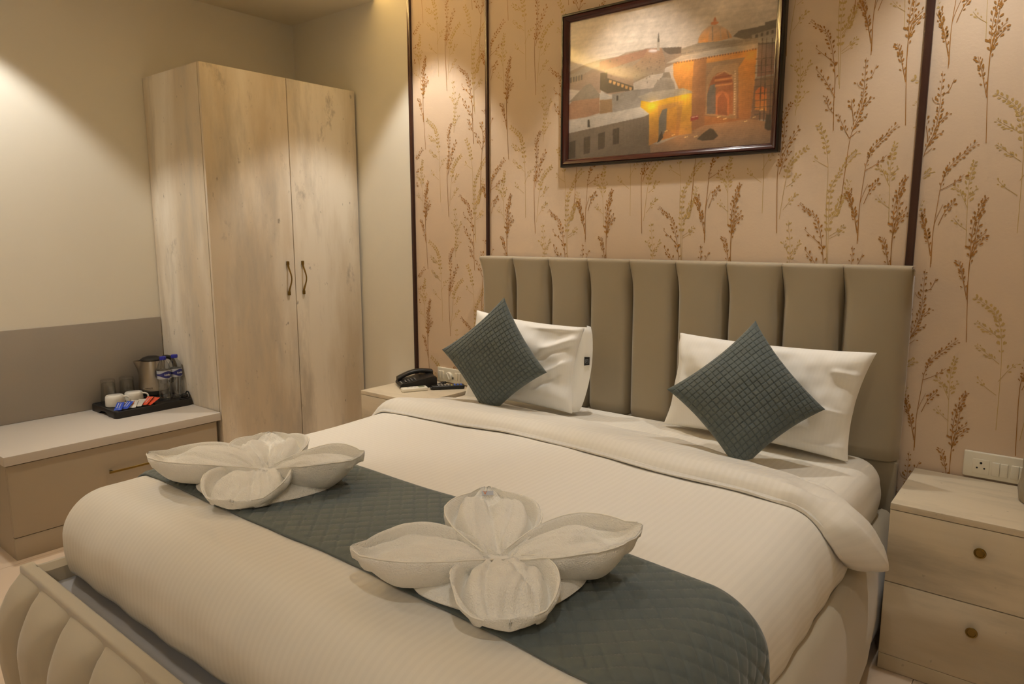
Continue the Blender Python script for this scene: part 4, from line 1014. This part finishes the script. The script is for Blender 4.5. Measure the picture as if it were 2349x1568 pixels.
for r_ in range(4):
    for c_ in range(3):
        x, y = .005+.021*c_, -.012-.0165*r_; k = MB().box(x-.0068, x+.0068, y-.005, y+.005, surf(y)-.002, surf(y)+.0035, .0015)
        kk = k.build('key', 'black_plastic', t, M=Mp)
        text_mb('123456789*0#'[r_*3+c_], .0115, Mp @ Matrix.Translation((x, y, surf(y)+.0038)) @ Matrix.Rotation(.17, 4, 'X'), depth=.0004).build('key_print', 'key_white', kk, smooth=False)
for c_ in range(4):
    x, y = .0+.016*c_, -.083; MB().box(x-.005, x+.005, y-.003, y+.003, surf(y)-.002, surf(y)+.002, .001).build('function_key', 'btn_grey', t, M=Mp)
h = MB(); pts = [(-.046, -.092+.19*f, .033+.028*f+.020*math.sin(PI*f)) for f in np.linspace(0, 1, 17)]
P = []
for i, p in enumerate(pts):
    f = i/16; e = smooth(f/.16)*smooth((1-f)/.16); wd_ = .025-.003*e; up_ = .013; dn = .026-.016*e
    P.append([Mp @ Vector((p[0]+wd_*cx, p[1], p[2]+(up_ if sx > 0 else dn)*sx)) for cx, sx in [(math.copysign(abs(math.cos(a))**.6, math.cos(a)), math.copysign(abs(math.sin(a))**.7, math.sin(a))) for a in np.linspace(0, 2*PI, 20, endpoint=False)]])
n0 = h.grid(P, closed_v=True); h.f.append(tuple(n0+k for k in range(20))); h.m.append(0); h.f.append(tuple(n0+16*20+k for k in reversed(range(20)))); h.m.append(0)
h.build('handset', 'black_plastic', t)
q = MB(); N_ = 420; pts = []; ctrl = bez([(.010, -.245, .0), (.055, -.232, .0), (.115, -.170, 0), (.150, -.095, 0), (.150, -.045, 0)], N_)
for i in range(N_):
    a = 2*PI*i/12; c_ = ctrl[i]; d = ctrl[min(i+1, N_-1)]-ctrl[max(i-1, 0)]; d = d/np.linalg.norm(d); nn = np.array([-d[1], d[0], 0])
    pts.append((c_[0]+nn[0]*.0062*math.cos(a), c_[1]+nn[1]*.0062*math.cos(a), NZ+.0085+.0062*math.sin(a)))
q.tube(pts, .0016, 5); o = q.build('coiled_cord', 'black_plastic', t)
# air conditioner remote
Mr = Matrix.Translation((.138, -.262, NZ)) @ Matrix.Rotation(math.radians(-28), 4, 'Z')
t = thing('air_conditioner_remote', tuple(Mr.translation), 'white air conditioner remote with small display lying in front of the telephone', 'remote control')
MB().box(-.022, .022, -.067, .067, .0004, .019, .005).build('remote_body', 'white_plastic', t, M=Mr)
MB().box(-.015, .015, .022, .052, .0185, .0198, .0005).build('display', 'screen_green', t, M=Mr)
for i, (x, y) in enumerate(((-.009, .002), (.009, .002), (-.009, -.016), (.009, -.016), (0, -.034))): MB().box(x-.005, x+.005, y-.0045, y+.0045, .0185, .0204, .001).build('button', 'key_white', t, M=Mr)
# television remote
Mr = Matrix.Translation((.238, -.118, NZ)) @ Matrix.Rotation(math.radians(-40), 4, 'Z')
t = thing('television_remote', tuple(Mr.translation), 'black television remote with coloured buttons lying below the socket plate', 'remote control')
q = MB().box(-.023, .023, -.085, .085, .0004, .020, .006); q.box(-.019, .019, -.092, -.06, .002, .014, .005); q.build('remote_body', 'black_plastic', t, M=Mr)
R_ = random.Random(2)
for r_ in range(8):
    for c_ in range(3):
        x, y = -.012+.012*c_, .068-.0165*r_; mt = 'btn_blue' if r_ < 3 else (['btn_red', 'btn_green', 'btn_yellow'][c_] if r_ == 3 else 'btn_grey')
        MB().box(x-.0042, x+.0042, y-.004, y+.004, .0195, .0218, .001).build('button', mt, t, M=Mr)
# socket plates
def plate(x0, x1, z0, z1, label):
    t = thing('socket_plate', ((x0+x1)/2, -.004, z0), label, 'switch plate', 'white wall socket plates')
    MB().box(x0, x1, -.0165, -.0045, z0, z1, .004).build('plate', 'white_plastic', t); return t
t = plate(.062, .285, .539, .618, 'white wall plate with a round fan dial beside the telephone')
y0 = -.0162
for x, wd_ in ((.082, .020), (.104, .020), (.205, .020), (.227, .02)):
    MB().box(x-.0095, x+.0095, y0-.006, y0+.001, .557, .600, .0025).build('rocker_switch', 'white_plastic', t)
q = MB(); q.lathe([(.0, 0), (.022, 0), (.0215, .010), (.019, .013), (0, .013)], (0, 0, 0), 36, cap=False); q.box(-.003, .003, -.018, .018, .0125, .0165, .001)
q.build('fan_dial', 'white_plastic', t, M=Matrix.Translation((.152, y0, .577)) @ Matrix.Rotation(PI/2, 4, 'X') @ Matrix.Rotation(.5, 4, 'Z'))
MB().box(.174, .181, y0-.0012, y0+.001, .562, .574).build('usb_port', 'socket_hole', t, smooth=False)
t = plate(2.494, 2.716, .541, .627, 'white wall plate with a three-pin socket and rocker switches beside the grey vase')
q = MB().box(2.520, 2.566, y0-.0022, y0+.001, .555, .604, .001).build('socket_module', 'white_plastic', t)
hb = MB()
for x, z, r_ in ((2.543, .592, .0037), (2.533, .575, .0027), (2.553, .575, .0027)): hb.lathe([(r_, 0), (r_, .0012), (0, .0012)], (0, 0, 0), 16); 
for (x, z, r_) in ((2.543, .592, .0037), (2.533, .575, .0027), (2.553, .575, .0027)):
    qq = MB(); qq.lathe([(r_, 0), (r_, .0014), (0, .0014)], (0, 0, 0), 16); qq.build('pin_hole', 'socket_hole', q, M=Matrix.Translation((x, y0-.0015, z)) @ Matrix.Rotation(PI/2, 4, 'X'))
for x in (2.5835, 2.6055, 2.6340, 2.656): MB().box(x-.0105, x+.0105, y0-.0055, y0+.001, .556, .601, .002).build('rocker_switch', 'white_plastic', t)

# ---- tall vase at the edge of the view
lx, ly = 2.735, -.145
t = thing('patterned_vase', (lx, ly, NZ), 'tall grey patterned vase standing beside the wall plate on the bedside cabinet', 'vase')
prof = [(.0, .0), (.078, .0), (.082, .006), (.084, .02)]+[(.084-.024*k/24, .02+.32*k/24) for k in range(1, 25)]+[(.058, .352), (.060, .360), (.056, .362), (.053, .352), (.050, .30), (.05, .12), (0, .11)]
P = []
for a in np.linspace(0, 2*PI, 112, endpoint=False):
    row = []
    for k, (r_, z) in enumerate(prof):
        b_ = .0040*abs(math.sin(7*a+z*38))*abs(math.sin(7*a-z*38)) if k < 28 and .02 < z < .34 else 0
        row.append((lx+(r_+b_)*math.cos(a), ly+(r_+b_)*math.sin(a), NZ+.0004+z))
    P.append(row)
q = MB(); q.grid(P, closed_u=True); q.build('vase_body', 'vase_grey', t)
for o in bpy.data.objects:
    if '_o' in o: del o['_o']
